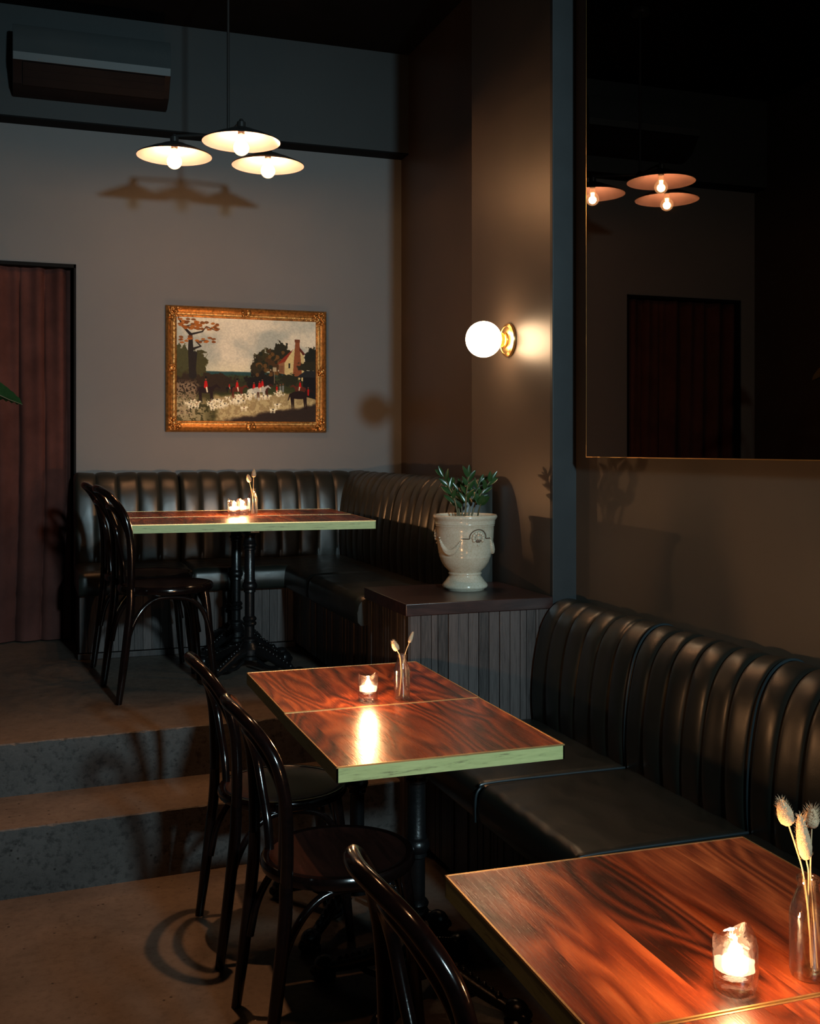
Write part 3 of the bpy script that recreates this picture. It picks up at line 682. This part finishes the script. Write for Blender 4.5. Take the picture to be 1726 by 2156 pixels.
# ------------------------------------------------------------------ pendant lamp
def pendant():
    cx, cy = 0.922, 5.195; ZR = 2.926
    t = thing('pendant_lamp', 'three-shade pendant light on a thin rod above the platform tables', 'pendant lamp', (cx, cy, ZR))
    MB().tube([(0, 0, 0.09), (0, 0, CZ - ZR - 0.03)], 0.0065, smooth=False).build('rod', M['enamel_out'], t)
    MB().lathe([(0.0, 0), (0.05, 0), (0.055, 0.01), (0.05, 0.03), (0, 0.03)], 24, (0, 0, CZ - ZR - 0.03)).build('ceiling_rose', M['enamel_out'], t)
    MB().lathe([(0.0, 0.08), (0.02, 0.083), (0.022, 0.1), (0.012, 0.115), (0, 0.115)], 20).build('hub', M['enamel_out'], t)
    for (x, y) in ((0.940, 4.957), (0.682, 5.302), (1.143, 5.325)):
        dx, dy = x - cx, y - cy
        MB().tube([(0, 0, 0.098), (dx, dy, 0.098)], 0.007, 8, smooth=False).ball((dx, dy, 0.098), 0.011, n=10).build('arm', M['enamel_out'], t)
        outp = [(0.178, 0.0), (0.176, 0.006), (0.150, 0.018), (0.115, 0.034), (0.080, 0.047), (0.055, 0.058), (0.030, 0.066), (0.020, 0.07), (0.020, 0.092), (0.008, 0.10), (0.0, 0.10)]
        inp = [(0.178, 0.0), (0.172, 0.003), (0.148, 0.013), (0.113, 0.029), (0.079, 0.042), (0.050, 0.053), (0.0, 0.057)]
        sh = MB().lathe(outp, 64, (dx, dy, 0), 0, False).lathe(inp, 64, (dx, dy, 0), 1, False)
        s_ = sh.build('lamp_shade', [M['enamel_out'], M['enamel_in']], t, ang=50, weld=False)
        MB().lathe([(0.0, 0.056), (0.016, 0.056), (0.016, 0.040), (0.013, 0.037), (0.0, 0.037)], 20, (dx, dy, 0)).build('socket', M['enamel_out'], s_)
        bp = [(0.0, 0.040), (0.012, 0.038), (0.0145, 0.020), (0.018, 0.009)] + [(0.0365 * sin(a), -0.025 + 0.0365 * cos(a)) for a in [0.58 + k * (pi - 0.58) / 12 for k in range(13)]]
        MB().lathe(bp, 32, (dx, dy, 0), cap=False).build('bulb', M['bulb_glass'], s_)
        fm = MB()
        for k in range(5):
            a = k * 2 * pi / 5; fm.tube([(dx + 0.008 * cos(a), dy + 0.008 * sin(a), 0.010), (dx + 0.006 * cos(a + .6), dy + 0.006 * sin(a + .6), -0.044)], 0.0036, 6, smooth=False)
        fm.build('filament', M['filament'], s_)
        l = bpy.data.lights.new('bulb_light', 'POINT'); l.energy = P_BULB; l.color = BULB; l.shadow_soft_size = 0.020
        lo = bpy.data.objects.new('bulb_light', l); COL.objects.link(lo); lo.parent = t; lo.location = (dx, dy, -0.030)
pendant()

# ------------------------------------------------------------------ globe wall sconce
def sconce():
    t = thing('wall_sconce', 'round opal globe wall light on a brass plate beside the pillar', 'wall light', (XW - 0.001, 4.289, 1.99))
    def lx(prof, n=48):                       # lathe around -x axis
        mb = MB().lathe(prof, n); mb.v = [(-z, y, x) for x, y, z in mb.v]; return mb
    lx([(0.0, 0.0), (0.072, 0.0), (0.073, 0.004), (0.071, 0.012), (0.060, 0.018), (0.057, 0.016), (0.040, 0.020), (0.0, 0.020)]).build('wall_plate', M['brass'], t)
    lx([(0.034, 0.018), (0.034, 0.030), (0.031, 0.033), (0.031, 0.058), (0.034, 0.062), (0.0, 0.062)], 40).build('neck', M['brass'], t)
    mb = MB().ball((-0.120, 0, 0), 0.0775, n=40); mb.build('globe', M['globe'], t, ang=180)
sconce()

# ------------------------------------------------------------------ smoked mirror
mr = thing('mirror', 'large frameless smoked mirror with a thin brass edge on the right wall', 'mirror', (2.060, 0, 1.49))
B(0.0, 0.022, 0.31, 3.735, 0.01, 2.34).build('backing_board', M['black'], mr, smooth=False)
B(-0.007, -0.001, 0.30, 3.737, 0.0, 2.35).build('mirror_glass', M['mirror'], mr, smooth=False)
e = MB(); 
for (y0, y1, z0, z1) in ((0.298, 3.740, -0.003, 0.0), (3.737, 3.7395, 0.0, 2.35), (0.296, 0.30, 0.0, 2.35), (0.296, 3.740, 2.35, 2.354)):
    e.box(-0.008, 0.001, y0, y1, z0, z1)
e.build('edge_trim', M['brass'], mr, smooth=False)

# ------------------------------------------------------------------ air conditioner
def ac():
    x0, x1 = -0.055, 0.760; t = thing('air_conditioner', 'grey split air conditioner high on the back wall', 'air conditioner', (x0, YU, 3.43))
    w = x1 - x0
    pr = [(0.0, 0.335), (-0.155, 0.335), (-0.195, 0.325), (-0.206, 0.300), (-0.216, 0.240), (-0.226, 0.176), (-0.227, 0.172), (-0.216, 0.134), (-0.212, 0.130), (-0.200, 0.122), (-0.135, 0.035), (-0.05, 0.0), (0.0, 0.0)]
    mb = MB(); m = len(pr)
    for x in (0, w): mb.v += [(x, y, z) for y, z in pr]
    for i in range(m):
        j = (i + 1) % m; mb.f.append((i, j, j + m, i + m)); mb.mi.append(1 if i in (7, 8, 9, 10, 11, 0) else 0)
    mb.f += [tuple(range(m))[::-1], tuple(range(m, 2 * m))]; mb.mi += [0, 0]
    mb.build('casing', [M['ac'], M['ac_dark']], t, ang=25, bevel=0.002)
    for k, (y, z) in enumerate(((-0.196, 0.112), (-0.172, 0.080), (-0.148, 0.048))):
        o = B(0.05, w - 0.03, -0.022, 0.022, -0.002, 0.002).build('louvre', M['ac_dark'], t, loc=(0, y - 0.004, z - 0.003)); o.rotation_euler = (radians(-52), 0, 0)
ac()

# ------------------------------------------------------------------ painting
def painting():
    X0, X1, Z0, Z1 = 0.773, 1.731, 1.620, 2.352; W_, H_ = X1 - X0, Z1 - Z0
    t = thing('framed_painting', 'hunting scene painting in an ornate gold frame on the grey wall', 'painting', ((X0 + X1) / 2, YB - 0.002, (Z0 + Z1) / 2))
    fw = 0.066
    prof = [(0.0, 0.0), (0.0, 0.022), (0.006, 0.032), (0.012, 0.036), (0.017, 0.030), (0.026, 0.020), (0.036, 0.017), (0.045, 0.022), (0.050, 0.021), (0.053, 0.014), (0.060, 0.012), (0.066, 0.006), (0.066, 0.0)]
    def rail(L_):                              # mitred moulding, length along x at the top
        mb = MB(); m = len(prof); n = max(8, int(L_ / 0.006))
        for i in range(n + 1):
            u = i / n
            for d, h in prof:
                a = -L_ / 2 + d; b_ = L_ / 2 - d; x = a + (b_ - a) * u
                rip = 0.0018 * sin(u * L_ * 900 if False else u * L_ * 420) if abs(d - 0.012) < 0.002 or abs(d - 0.053) < 0.004 else 0
                mb.v.append((x, -(h + rip), -d))
        for i in range(n):
            for k in range(m - 1):
                a = i * m + k; mb.f.append((a, a + 1, a + m + 1, a + m)); mb.mi.append(0)
        return mb
    for ang, L_, off in ((0, W_, H_ / 2), (pi, W_, H_ / 2), (pi / 2, H_, W_ / 2), (-pi / 2, H_, W_ / 2)):
        mb = rail(L_); c, s_ = cos(ang), sin(ang)
        # acanthus corner and centre carvings
        rr = random.Random(int(L_ * 100))
        def carve(xc, sg, big):
            for k in range(16 if big else 9):
                a = rr.uniform(-1, 1); r = rr.uniform(0.005, 0.012)
                mb.ball((xc + sg * abs(a) * 0.075 if big else xc + a * 0.035, -0.026 - rr.uniform(0, 0.010), -0.014 - rr.uniform(0, 0.038)), r, r * 0.7, r * 0.8, 8)
        carve(-L_ / 2 + 0.012, 1, True); carve(L_ / 2 - 0.012, -1, True); carve(0, 1, False)
        mb.ball((0, -0.032, -0.030), 0.016, 0.010, 0.016, 12)
        mb.v = [(x * c + (z + off) * s_, y, (z + off) * c - x * s_) for x, y, z in mb.v]
        mb.build('frame_rail', M['gold'], t, ang=40, weld=False)
    # the picture itself: a grid coloured per corner
    import numpy as np
    nx, nz = 460, 344; w, h = W_ - 2 * fw + 0.012, H_ - 2 * fw + 0.012
    U, V = np.meshgrid(np.linspace(0, 1, nx), np.linspace(0, 1, nz))      # V: 0 top .. 1 bottom
    rs = np.random.RandomState(4)
    def vnoise(fx, fy, oct_=4, seed=0):
        out = np.zeros_like(U); amp = 1; tot = 0
        for o in range(oct_):
            gx, gy = int(fx * 2 ** o) + 2, int(fy * 2 ** o) + 2; g = np.random.RandomState(seed * 31 + o).rand(gy + 1, gx + 1)
            x = U * (gx - 1); y = V * (gy - 1); xi = x.astype(int); yi = y.astype(int); fx_ = x - xi; fy_ = y - yi
            fx_ = fx_ * fx_ * (3 - 2 * fx_); fy_ = fy_ * fy_ * (3 - 2 * fy_)
            out += amp * ((g[yi, xi] * (1 - fx_) + g[yi, xi + 1] * fx_) * (1 - fy_) + (g[yi + 1, xi] * (1 - fx_) + g[yi + 1, xi + 1] * fx_) * fy_)
            tot += amp; amp *= 0.55
        return out / tot
    n1, n2, n3, n4 = vnoise(4, 3, 5, 1), vnoise(14, 10, 4, 2), vnoise(50, 38, 3, 3), vnoise(110, 84, 2, 5)
    img = np.zeros((nz, nx, 3))
    def put(mask, col, a=1.0):
        col = np.array(col); mm = (np.clip(mask, 0, 1) * a)[..., None]; img[:] = img * (1 - mm) + col * mm
    def soft(d, e=0.006): return np.clip(0.5 - d / e, 0, 1)
    sky = np.stack([0.70 + 0.18 * n1, 0.70 + 0.14 * n1, 0.68 + 0.12 * n1], -1); img[:] = sky
    put(soft(n1 - 0.42, 0.2) * soft(V - 0.55, 0.3), (0.56, 0.60, 0.62), 0.6)
    put(soft(0.44 - V, 0.12), (0.80, 0.78, 0.70), 0.5)
    put(soft(0.515 - V + 0.004 * n2, 0.01), (0.16, 0.28, 0.30)); put(soft(0.545 - V + 0.01 * n2, 0.02), (0.22, 0.25, 0.16)); put(soft(0.60 - V, 0.03), (0.20, 0.20, 0.12))
    # ground and track
    put(soft(0.66 - V, 0.05), (0.22, 0.24, 0.12)); g = 0.74 + 0.05 * n2 - 0.06 * U
    put(soft(g - V, 0.03), (0.58, 0.52, 0.40)); put(soft(g + 0.05 - V, 0.05) * (n3 > 0.5), (0.70, 0.65, 0.52), 0.8)
    put(soft(0.99 - 0.24 * (U - 0.30) + 0.05 * (n2 - 0.5) - V, 0.03) * soft(0.28 - U, 0.1), (0.19, 0.145, 0.12))
    # left thicket
    put(soft(0.40 + 0.9 * U + 0.18 * (n2 - 0.5) - V, 0.03) * soft(U - 0.22 - 0.1 * n2, 0.05), (0.26, 0.25, 0.14))
    put(soft(0.55 + 0.2 * U + 0.2 * (n2 - 0.5) - V, 0.03) * soft(U - 0.30 - 0.1 * n2, 0.05) * soft(V - 0.72, 0.05), (0.20, 0.15, 0.10))
    put(soft(0.62 - V, 0.05) * soft(U - 0.16 + 0.1 * (V - 0.6), 0.04) * soft(V - 0.96, 0.05) * (n4 > 0.46), (0.55, 0.48, 0.42), 0.8)
    put(soft(0.78 - V, 0.05) * soft(U - 0.22, 0.1) * (n3 > 0.46), (0.66, 0.62, 0.52), 0.7)
    # mid trees
    def blob(cx, cy, rx, ry, col, rough=0.5, a=1.0):
        d = np.sqrt(((U - cx) / rx) ** 2 + ((V - cy) / ry) ** 2) - 1 + rough * (n3 - 0.5) * 2 + rough * (n2 - 0.5); put(soft(d, 0.12), col, a)
    for (a, b_, c, d_, col) in ((0.15, 0.45, 0.06, 0.13, (0.27, 0.26, 0.15)), (0.05, 0.40, 0.08, 0.12, (0.28, 0.28, 0.18)), (0.62, 0.42, 0.07, 0.12, (0.22, 0.20, 0.10)), (0.57, 0.50, 0.05, 0.12, (0.20, 0.17, 0.09)), (0.69, 0.42, 0.06, 0.13, (0.28, 0.20, 0.10)), (0.74, 0.31, 0.06, 0.09, (0.17, 0.16, 0.10)), (0.60, 0.60, 0.12, 0.08, (0.12, 0.09, 0.06)), (0.28, 0.60, 0.14, 0.06, (0.20, 0.15, 0.09))): blob(a, b_, c, d_, col)
    for k in range(40): blob(rs.uniform(0.56, 0.76), rs.uniform(0.32, 0.55), 0.014, 0.02, (0.42, 0.30, 0.15) if k % 2 else (0.14, 0.15, 0.09), 0.4, 0.8)
    # big oak at the left
    def seg(x0, y0, x1, y1, r0, r1, col, asp=1.33):
        px, py = (U - x0) * asp, V - y0; dx, dy = (x1 - x0) * asp, y1 - y0; tt = np.clip((px * dx + py * dy) / (dx * dx + dy * dy), 0, 1)
        d = np.sqrt((px - tt * dx) ** 2 + (py - tt * dy) ** 2) - (r0 + (r1 - r0) * tt); put(soft(d, 0.004), col)
    TR = (0.16, 0.13, 0.11)
    for s_ in ((0.115, 0.56, 0.10, 0.30, .036, .024), (0.10, 0.30, 0.10, 0.17, .024, .016), (0.10, 0.17, 0.05, 0.10, .014, .009), (0.05, 0.10, 0.01, 0.0, .009, .005), (0.10, 0.17, 0.18, 0.14, .010, .007), (0.18, 0.14, 0.21, 0.09, .007, .003), (0.21, 0.09, 0.28, 0.13, .005, .003), (0.11, 0.31, 0.17, 0.28, .012, .007), (0.17, 0.28, 0.14, 0.24, .007, .004), (0.14, 0.24, 0.21, 0.22, .005, .003), (0.05, 0.10, 0.13, 0.07, .006, .003), (0.11, 0.56, 0.13, 0.35, 0.03, 0.02)): seg(*s_, TR)
    for k in range(150):
        if k % 3: a, b_ = rs.uniform(0.02, 0.30), rs.uniform(0.0, 0.10) + 0.02
        else: a, b_ = rs.uniform(0.02, 0.28), rs.uniform(0.19, 0.25)
        if rs.rand() > 0.55: blob(a, b_ + 0.25 * max(0, a - 0.25), 0.016, 0.011, (0.62, 0.36, 0.13) if k % 2 else (0.46, 0.27, 0.11), 0.5, 0.9)
    # house
    def poly(pts, col):
        mk = np.ones_like(U, bool); n_ = len(pts)
        for i in range(n_):
            (x0, y0), (x1, y1) = pts[i], pts[(i + 1) % n_]; mk &= ((x1 - x0) * (V - y0) - (y1 - y0) * (U - x0)) >= 0
        put(mk.astype(float), col)
    poly([(0.765, 0.40), (0.85, 0.26), (0.91, 0.34), (0.91, 0.60), (0.765, 0.53)], (0.74, 0.68, 0.52)); poly([(0.70, 0.44), (0.765, 0.36), (0.85, 0.24), (0.765, 0.42)], (0.50, 0.20, 0.13))
    poly([(0.725, 0.43), (0.765, 0.41), (0.765, 0.53), (0.725, 0.52)], (0.52, 0.38, 0.28)); poly([(0.845, 0.20), (0.875, 0.20), (0.895, 0.56), (0.825, 0.56)], (0.50, 0.30, 0.20)); poly([(0.84, 0.185), (0.88, 0.185), (0.88, 0.215), (0.84, 0.215)], (0.42, 0.25, 0.17))
    poly([(0.875, 0.26), (0.92, 0.33), (0.90, 0.34), (0.875, 0.29)], (0.35, 0.15, 0.10)); poly([(0.795, 0.42), (0.807, 0.42), (0.807, 0.47), (0.795, 0.47)], (0.15, 0.15, 0.15))
    for x in (0.733, 0.743, 0.753): seg(x, 0.45, x, 0.51, 0.002, 0.002, (0.25, 0.16, 0.12))
    blob(0.975, 0.36, 0.06, 0.10, (0.13, 0.13, 0.09)); blob(0.95, 0.45, 0.08, 0.05, (0.17, 0.16, 0.10)); blob(0.80, 0.58, 0.06, 0.06, (0.16, 0.16, 0.09))
    poly([(0.85, 0.56), (0.92, 0.49), (1.01, 0.49), (1.01, 0.555)], (0.15, 0.15, 0.16)); poly([(0.90, 0.555), (1.01, 0.555), (1.01, 0.78), (0.90, 0.74)], (0.09, 0.07, 0.07)); seg(0.885, 0.56, 0.885, 0.74, 0.005, 0.005, (0.08, 0.06, 0.06))
    seg(0.692, 0.49, 0.692, 0.62, 0.003, 0.003, (0.5, 0.45, 0.38)); poly([(0.68, 0.465), (0.706, 0.465), (0.706, 0.505), (0.68, 0.505)], (0.62, 0.58, 0.5))
    # riders and hounds
    def horse(x, y, s, col, face=1, rider=True):
        q = lambda a, b_: (x + face * a * s, y + b_ * s * 1.33)
        blob(x, y, 0.045 * s, 0.026 * s, col, 0.05)
        for a in (-0.036, -0.028, 0.026, 0.034): seg(*q(a, 0.01), *q(a + 0.004, 0.068), 0.007 * s, 0.003 * s, col)
        seg(*q(0.034, -0.008), *q(0.060, -0.026), 0.013 * s, 0.008 * s, col); seg(*q(0.060, -0.026), *q(0.078, -0.012), 0.008 * s, 0.005 * s, col); seg(*q(-0.042, -0.005), *q(-0.052, 0.025), 0.005 * s, 0.003 * s, col)
        if rider:
            seg(*q(0.0, -0.018), *q(0.0, -0.045), 0.014 * s, 0.010 * s, (0.70, 0.10, 0.07)); seg(*q(0.004, -0.012), *q(0.008, 0.012), 0.006 * s, 0.005 * s, (0.85, 0.82, 0.75)); seg(*q(0, -0.060), *q(0, -0.062), 0.006 * s, 0.006 * s, (0.55, 0.36, 0.28)); seg(*q(0, -0.068), *q(0, -0.074), 0.0065 * s, 0.005 * s, (0.05, 0.04, 0.04))
    horse(0.205, 0.695, 1.25, (0.16, 0.09, 0.08)); horse(0.425, 0.685, 1.0, (0.36, 0.15, 0.09)); horse(0.545, 0.700, 1.0, (0.78, 0.78, 0.76)); horse(0.605, 0.670, 1.0, (0.28, 0.13, 0.08)); horse(0.585, 0.685, 1.0, (0.68, 0.68, 0.68)); horse(0.88, 0.67, 0.9, (0.35, 0.16, 0.10), -1); horse(0.87, 0.735, 1.5, (0.15, 0.08, 0.06), 1, False); horse(0.37, 0.675, 0.5, (0.12, 0.08, 0.07))
    for (x, y) in ((0.71, 0.66), (0.735, 0.655), (0.755, 0.65), (0.94, 0.68)): seg(x, y, x, y + 0.05, 0.009, 0.007, (0.66, 0.10, 0.07) if x in (0.71, 0.94) else (0.45, 0.47, 0.50)); seg(x, y - 0.02, x, y - 0.021, 0.006, 0.006, (0.5, 0.33, 0.26))
    def hound(x, y, s=1.0):
        wcol = (0.88, 0.86, 0.80); sg = 1 if rs.rand() > 0.4 else -1
        seg(x - 0.011 * s, y, x + 0.011 * s, y - 0.003, 0.0065 * s, 0.007 * s, wcol); seg(x + sg * 0.014 * s, y - 0.008, x + sg * 0.022 * s, y - 0.006, 0.005 * s, 0.003 * s, wcol)
        for a in (-0.011, -0.006, 0.007, 0.012): seg(x + a * s, y, x + (a + rs.uniform(-.004, .004)) * s, y + 0.022 * s, 0.0024 * s, 0.0018 * s, wcol)
        seg(x - sg * 0.012 * s, y - 0.003, x - sg * 0.018 * s, y - 0.02 * s, 0.0018, 0.0012, wcol)
        seg(x + rs.uniform(-.004, .004), y - 0.004, x + 0.005, y - 0.004, 0.004 * s, 0.004 * s, (0.10, 0.08, 0.07) if rs.rand() > 0.4 else (0.42, 0.24, 0.13))
    for k in range(46): x = rs.uniform(0.22, 0.54); hound(x, 0.855 - 0.10 * ((x - 0.22) / 0.32) + rs.uniform(-0.045, 0.03), 1.0)
    for k in range(8): hound(rs.uniform(0.07, 0.16), rs.uniform(0.80, 0.86), 1.0)
    for k in range(9): hound(rs.uniform(0.66, 0.77), rs.uniform(0.70, 0.74), 0.7)
    for (x, y) in ((0.47, 0.865), (0.68, 0.88), (0.71, 0.83), (0.61, 0.75), (0.64, 0.75)): hound(x, y, 1.4)
    img *= (0.93 + 0.14 * n4)[..., None]; img = (img - 0.05) * np.array([1.10, 1.12, 1.05])
    img = np.clip(img, 0, 1)
    lin = np.where(img <= 0.04045, img / 12.92, ((img + 0.055) / 1.055) ** 2.4)
    vs = [((u - 0.5) * w, -0.008, (0.5 - v) * h) for v, u in ((j / (nz - 1), i / (nx - 1)) for j in range(nz) for i in range(nx))]
    fs = [(j * nx + i, (j + 1) * nx + i, (j + 1) * nx + i + 1, j * nx + i + 1) for j in range(nz - 1) for i in range(nx - 1)]
    mb = MB(); mb.v = vs; mb.f = fs; mb.mi = [0] * len(fs)
    m, nt, b = mat('oil_paint_canvas'); at = N(nt, 'ShaderNodeAttribute', attribute_name='paint'); L(nt, at.outputs['Color'], b.inputs['Base Color'])
    b.inputs['Roughness'].default_value = 0.6; b.inputs['Specular IOR Level'].default_value = 0.15
    o = mb.build('canvas', m, t, smooth=False, weld=False)
    ca = o.data.color_attributes.new('paint', 'FLOAT_COLOR', 'POINT')
    buf = np.ones((nz * nx, 4), dtype=np.float32); buf[:, :3] = lin.reshape(-1, 3); ca.data.foreach_set('color', buf.ravel())
    B(-w / 2, w / 2, -0.0075, 0.0, -h / 2, h / 2).build('backing_board', M['black'], t, smooth=False)
painting()

# ------------------------------------------------------------------ potted plants
def leaf_mesh(mb, base, d, length, width, up=Vector((0, 0, 1)), curl=0.15, fold=0.25):
    d = Vector(d).normalized(); side = d.cross(up)
    if side.length < 0.05: side = d.cross(Vector((1, 0, 0)))
    side.normalize(); nn = side.cross(d).normalized(); n = 8; vs = []
    for i in range(n + 1):
        t = i / n; wv = width * (sin(pi * min(1, t * 0.97 + 0.03)) ** 0.75) * (1 - 0.25 * t); c = Vector(base) + d * length * t - nn * curl * length * t * t
        for s_ in (-1, 0, 1): vs.append(c + side * wv * 0.5 * s_ + nn * abs(s_) * wv * fold)
    vs2 = [v - nn * 0.0012 for v in vs]; m = len(vs); fs = []
    for i in range(n):
        for k in (0, 1):
            a = i * 3 + k; fs.append((a, a + 1, a + 4, a + 3)); fs.append((m + a, m + a + 3, m + a + 4, m + a + 1))
    for i in range(n):
        fs.append((i * 3, i * 3 + 3, m + i * 3 + 3, m + i * 3)); fs.append((i * 3 + 2, m + i * 3 + 2, m + i * 3 + 5, i * 3 + 5))
    mb.add(vs + vs2, fs)
def zz_plant():
    px, py = 1.738, 4.205
    t = thing('potted_plant', 'small glossy-leaved green plant in a cream glazed urn on the cabinet', 'potted plant', (px, py, CH))
    H = 0.312
    prof = [(0.0, 0.0), (0.080, 0.0), (0.082, 0.004), (0.0925, 0.009), (0.0955, 0.016), (0.093, 0.024), (0.082, 0.036), (0.072, 0.050), (0.066, 0.058), (0.066, 0.062), (0.070, 0.065), (0.070, 0.070), (0.066, 0.073), (0.074, 0.082), (0.088, 0.096), (0.100, 0.116), (0.107, 0.136),
            (0.1085, 0.140), (0.1075, 0.143), (0.110, 0.147), (0.109, 0.150), (0.112, 0.154), (0.111, 0.158), (0.116, 0.185), (0.119, 0.215), (0.1205, 0.245), (0.1215, 0.264), (0.124, 0.267), (0.1225, 0.270), (0.1255, 0.274), (0.124, 0.277), (0.1265, 0.282), (0.125, 0.286), (0.130, 0.294), (0.134, 0.300), (0.135, 0.306), (0.131, 0.312), (0.122, 0.312), (0.117, 0.306), (0.114, 0.285), (0.0, 0.284)]
    pot = MB().lathe(prof, 96, cap=False).build('urn', M['glaze'], t, ang=60)
    def rad(z):
        for i in range(len(prof) - 4):
            if prof[i][1] <= z <= prof[i + 1][1]: return prof[i][0] + (prof[i + 1][0] - prof[i][0]) * (z - prof[i][1]) / max(1e-6, prof[i + 1][1] - prof[i][1])
        return 0.12
    va = radians(-90 - 19.56 - 2.9)      # azimuth facing the camera
    def on(az, z, o=0.0): r = rad(z) + o; return (r * cos(az), r * sin(az), z)
    # medallion right of centre
    am = va + radians(27)
    for k4 in range(3):
        ac_ = am + k4 * 2 * pi / 3
        mb = MB()
        for k in range(9):
            a = radians(-30 + 30 * k); mb.ball(on(ac_ + 0.19 * cos(a), 0.222 + 0.021 * sin(a), 0.002), 0.0078, n=8)
            mb.tube([on(ac_ + 0.04 * cos(a), 0.222 + 0.004 * sin(a), 0.003), on(ac_ + 0.14 * cos(a), 0.222 + 0.016 * sin(a), 0.0035)], 0.0026, 6, smooth=False)
        mb.ball(on(ac_, 0.222, 0.003), 0.009, n=10); mb.ball(on(ac_, 0.193, 0.001), 0.005, n=8)
        mb.build('medallion', M['glaze'], pot)['label'] = 'raised shell medallion'
        mb = MB(); r2 = 0.0026
        dk = MB()
        for q in range(10):
            a0 = 2 * pi * q / 10; dk.ball(on(ac_ + 0.11 * cos(a0), 0.222 + 0.013 * sin(a0), -0.0025), 0.008, n=8)
        dk.build('medallion_recess', M['glaze_dark'], pot)
        arc = [on(ac_ + radians(18.5) * cos(a), 0.219 + 0.037 * sin(a), 0.0012) for a in [pi * q / 12 for q in range(13)]]
        arc = [on(ac_ + radians(33), 0.219, 0.001)] + arc + [on(ac_ - radians(33), 0.219, 0.001)]
        mb.tube(arc, r2, 6, 3); mb.build('relief_line', M['glaze_dark'], pot)
        # garland between this medallion and the next
        mb = MB(); n = 26
        for q in range(n + 1):
            u = q / n; az = ac_ - radians(33) - u * radians(54); z = 0.219 - 0.058 * sin(pi * u) ** 0.8
            r = 0.005 + 0.009 * sin(pi * u); 
            for dd in (-0.004, 0.004): mb.ball(on(az, z + dd * sin(pi * u), 0.002), r * 0.8, r * 0.7, r * 0.7, 8)
        mb.build('garland', M['glaze'], pot)
    MB().lathe([(0.0, 0.289), (0.05, 0.291), (0.113, 0.286), (0.113, 0.284)], 32, cap=False).build('soil', M['soil'], t)
    rt = Vector((cos(radians(-19.56)), sin(radians(-19.56)), 0)); fw_ = Vector((-rt.y, rt.x, 0))
    rr = random.Random(12)
    # (sideways base, sideways tip, depth tip, height, leaves)
    stems = [(-0.025, -0.090, -0.01, 0.185, 7), (-0.01, -0.020, 0.03, 0.130, 6), (0.0, 0.012, -0.03, 0.185, 7), (0.012, 0.060, 0.02, 0.150, 6), (0.022, 0.105, -0.01, 0.165, 7), (-0.018, -0.055, 0.05, 0.14, 6), (0.05, 0.062, -0.06, 0.072, 2)]
    for (sb, stp, dp, hh, nl) in stems:
        b0 = rt * sb + fw_ * rr.uniform(-0.02, 0.02) + Vector((0, 0, 0.286)); tip = rt * stp + fw_ * dp + Vector((0, 0, 0.286 + hh)); mid = b0 * 0.5 + tip * 0.5 - rt * (stp - sb) * 0.18
        s_ = MB().tube([b0, mid, tip], [0.0042, 0.0034, 0.0018], 8, 6).build('stem', M['stem'], t)
        mb = MB(); dirv = (tip - mid).normalized()
        for k in range(nl):
            u = 0.40 + 0.58 * k / max(1, nl - 1) if nl > 2 else 0.95; pt = b0 * (1 - u) ** 2 + mid * 2 * u * (1 - u) + tip * u * u
            sgn = 1 if k % 2 else -1; out = (rt * sgn * 0.75 + fw_ * rr.uniform(-0.6, 0.6) + dirv * (0.9 + 0.5 * u)).normalized()
            leaf_mesh(mb, pt, out, rr.uniform(0.046, 0.062), rr.uniform(0.019, 0.025) if nl > 2 else 0.032, fw_ * -1 + Vector((0, 0, 0.4)), 0.12)
        leaf_mesh(mb, tip, dirv, 0.05 if nl > 2 else 0.045, 0.018 if nl > 2 else 0.036, fw_ * -1, 0.1)
        mb.build('leaf_cluster', M['leaf'], s_, ang=60)
zz_plant()

def palm():
    bx, by = -0.42, 4.85; t = thing('potted_palm', 'large-leaved palm whose serrated green leaf tip enters at the left edge', 'potted plant', (bx, by, PZ))
    MB().lathe([(0.0, 0.0), (0.11, 0.0), (0.12, 0.01), (0.15, 0.30), (0.16, 0.31), (0.16, 0.33), (0.145, 0.33), (0.14, 0.30), (0.0, 0.295)], 40, cap=False).build('pot', M['terracotta'], t)
    MB().lathe([(0.0, 0.302), (0.141, 0.30)], 24, cap=False).build('soil', M['soil'], t)
    tipz = 1.705 - PZ
    fr = [((0.415, -0.03, tipz), 1.0), ((-0.10, -0.25, 1.35), 0.9), ((-0.20, 0.3, 1.2), 0.9), ((0.10, 0.45, 1.5), 0.8)]
    for (tip, sc) in fr:
        tip = Vector(tip); knee = Vector((tip.x * 0.30, tip.y * 0.30, tip.z + 0.08 * sc)); b0 = Vector((tip.x * 0.05, tip.y * 0.05, 0.29))
        s_ = MB().tube([b0, b0 * 0.4 + knee * 0.6 - Vector((0.02, 0, 0)), knee, tip], [0.010, 0.008, 0.005, 0.0015], 8, 6).build('stem', M['stem'], t)
        mb = MB(); dv = tip - knee; side = (dv.cross(Vector((0, 0, 1))).normalized() * 0.55 + Vector((0, 0, 0.8))).normalized(); n = 26; vs = []
        for i in range(n + 1):
            u = i / n; c = knee + dv * u + Vector((0, 0, 0.02 * sin(pi * u))); wv = 0.085 * (1 - u) ** 0.55 * min(1, 0.25 + 3 * u) * (1 - 0.10 * (i % 2))
            for q in (-1, 0, 1): vs.append(c + side * wv * q + Vector((0, 0, abs(q) * wv * 0.35 + 0.006 * (i % 2) * abs(q))))
        v2 = [v - Vector((0, 0, 0.0015)) for v in vs]; m = len(vs); fs = []
        for i in range(n):
            for k in (0, 1): a = i * 3 + k; fs += [(a, a + 1, a + 4, a + 3), (m + a, m + a + 3, m + a + 4, m + a + 1)]
        mb.add(vs + v2, fs); mb.build('leaf', M['leaf'], s_, ang=30)
palm()
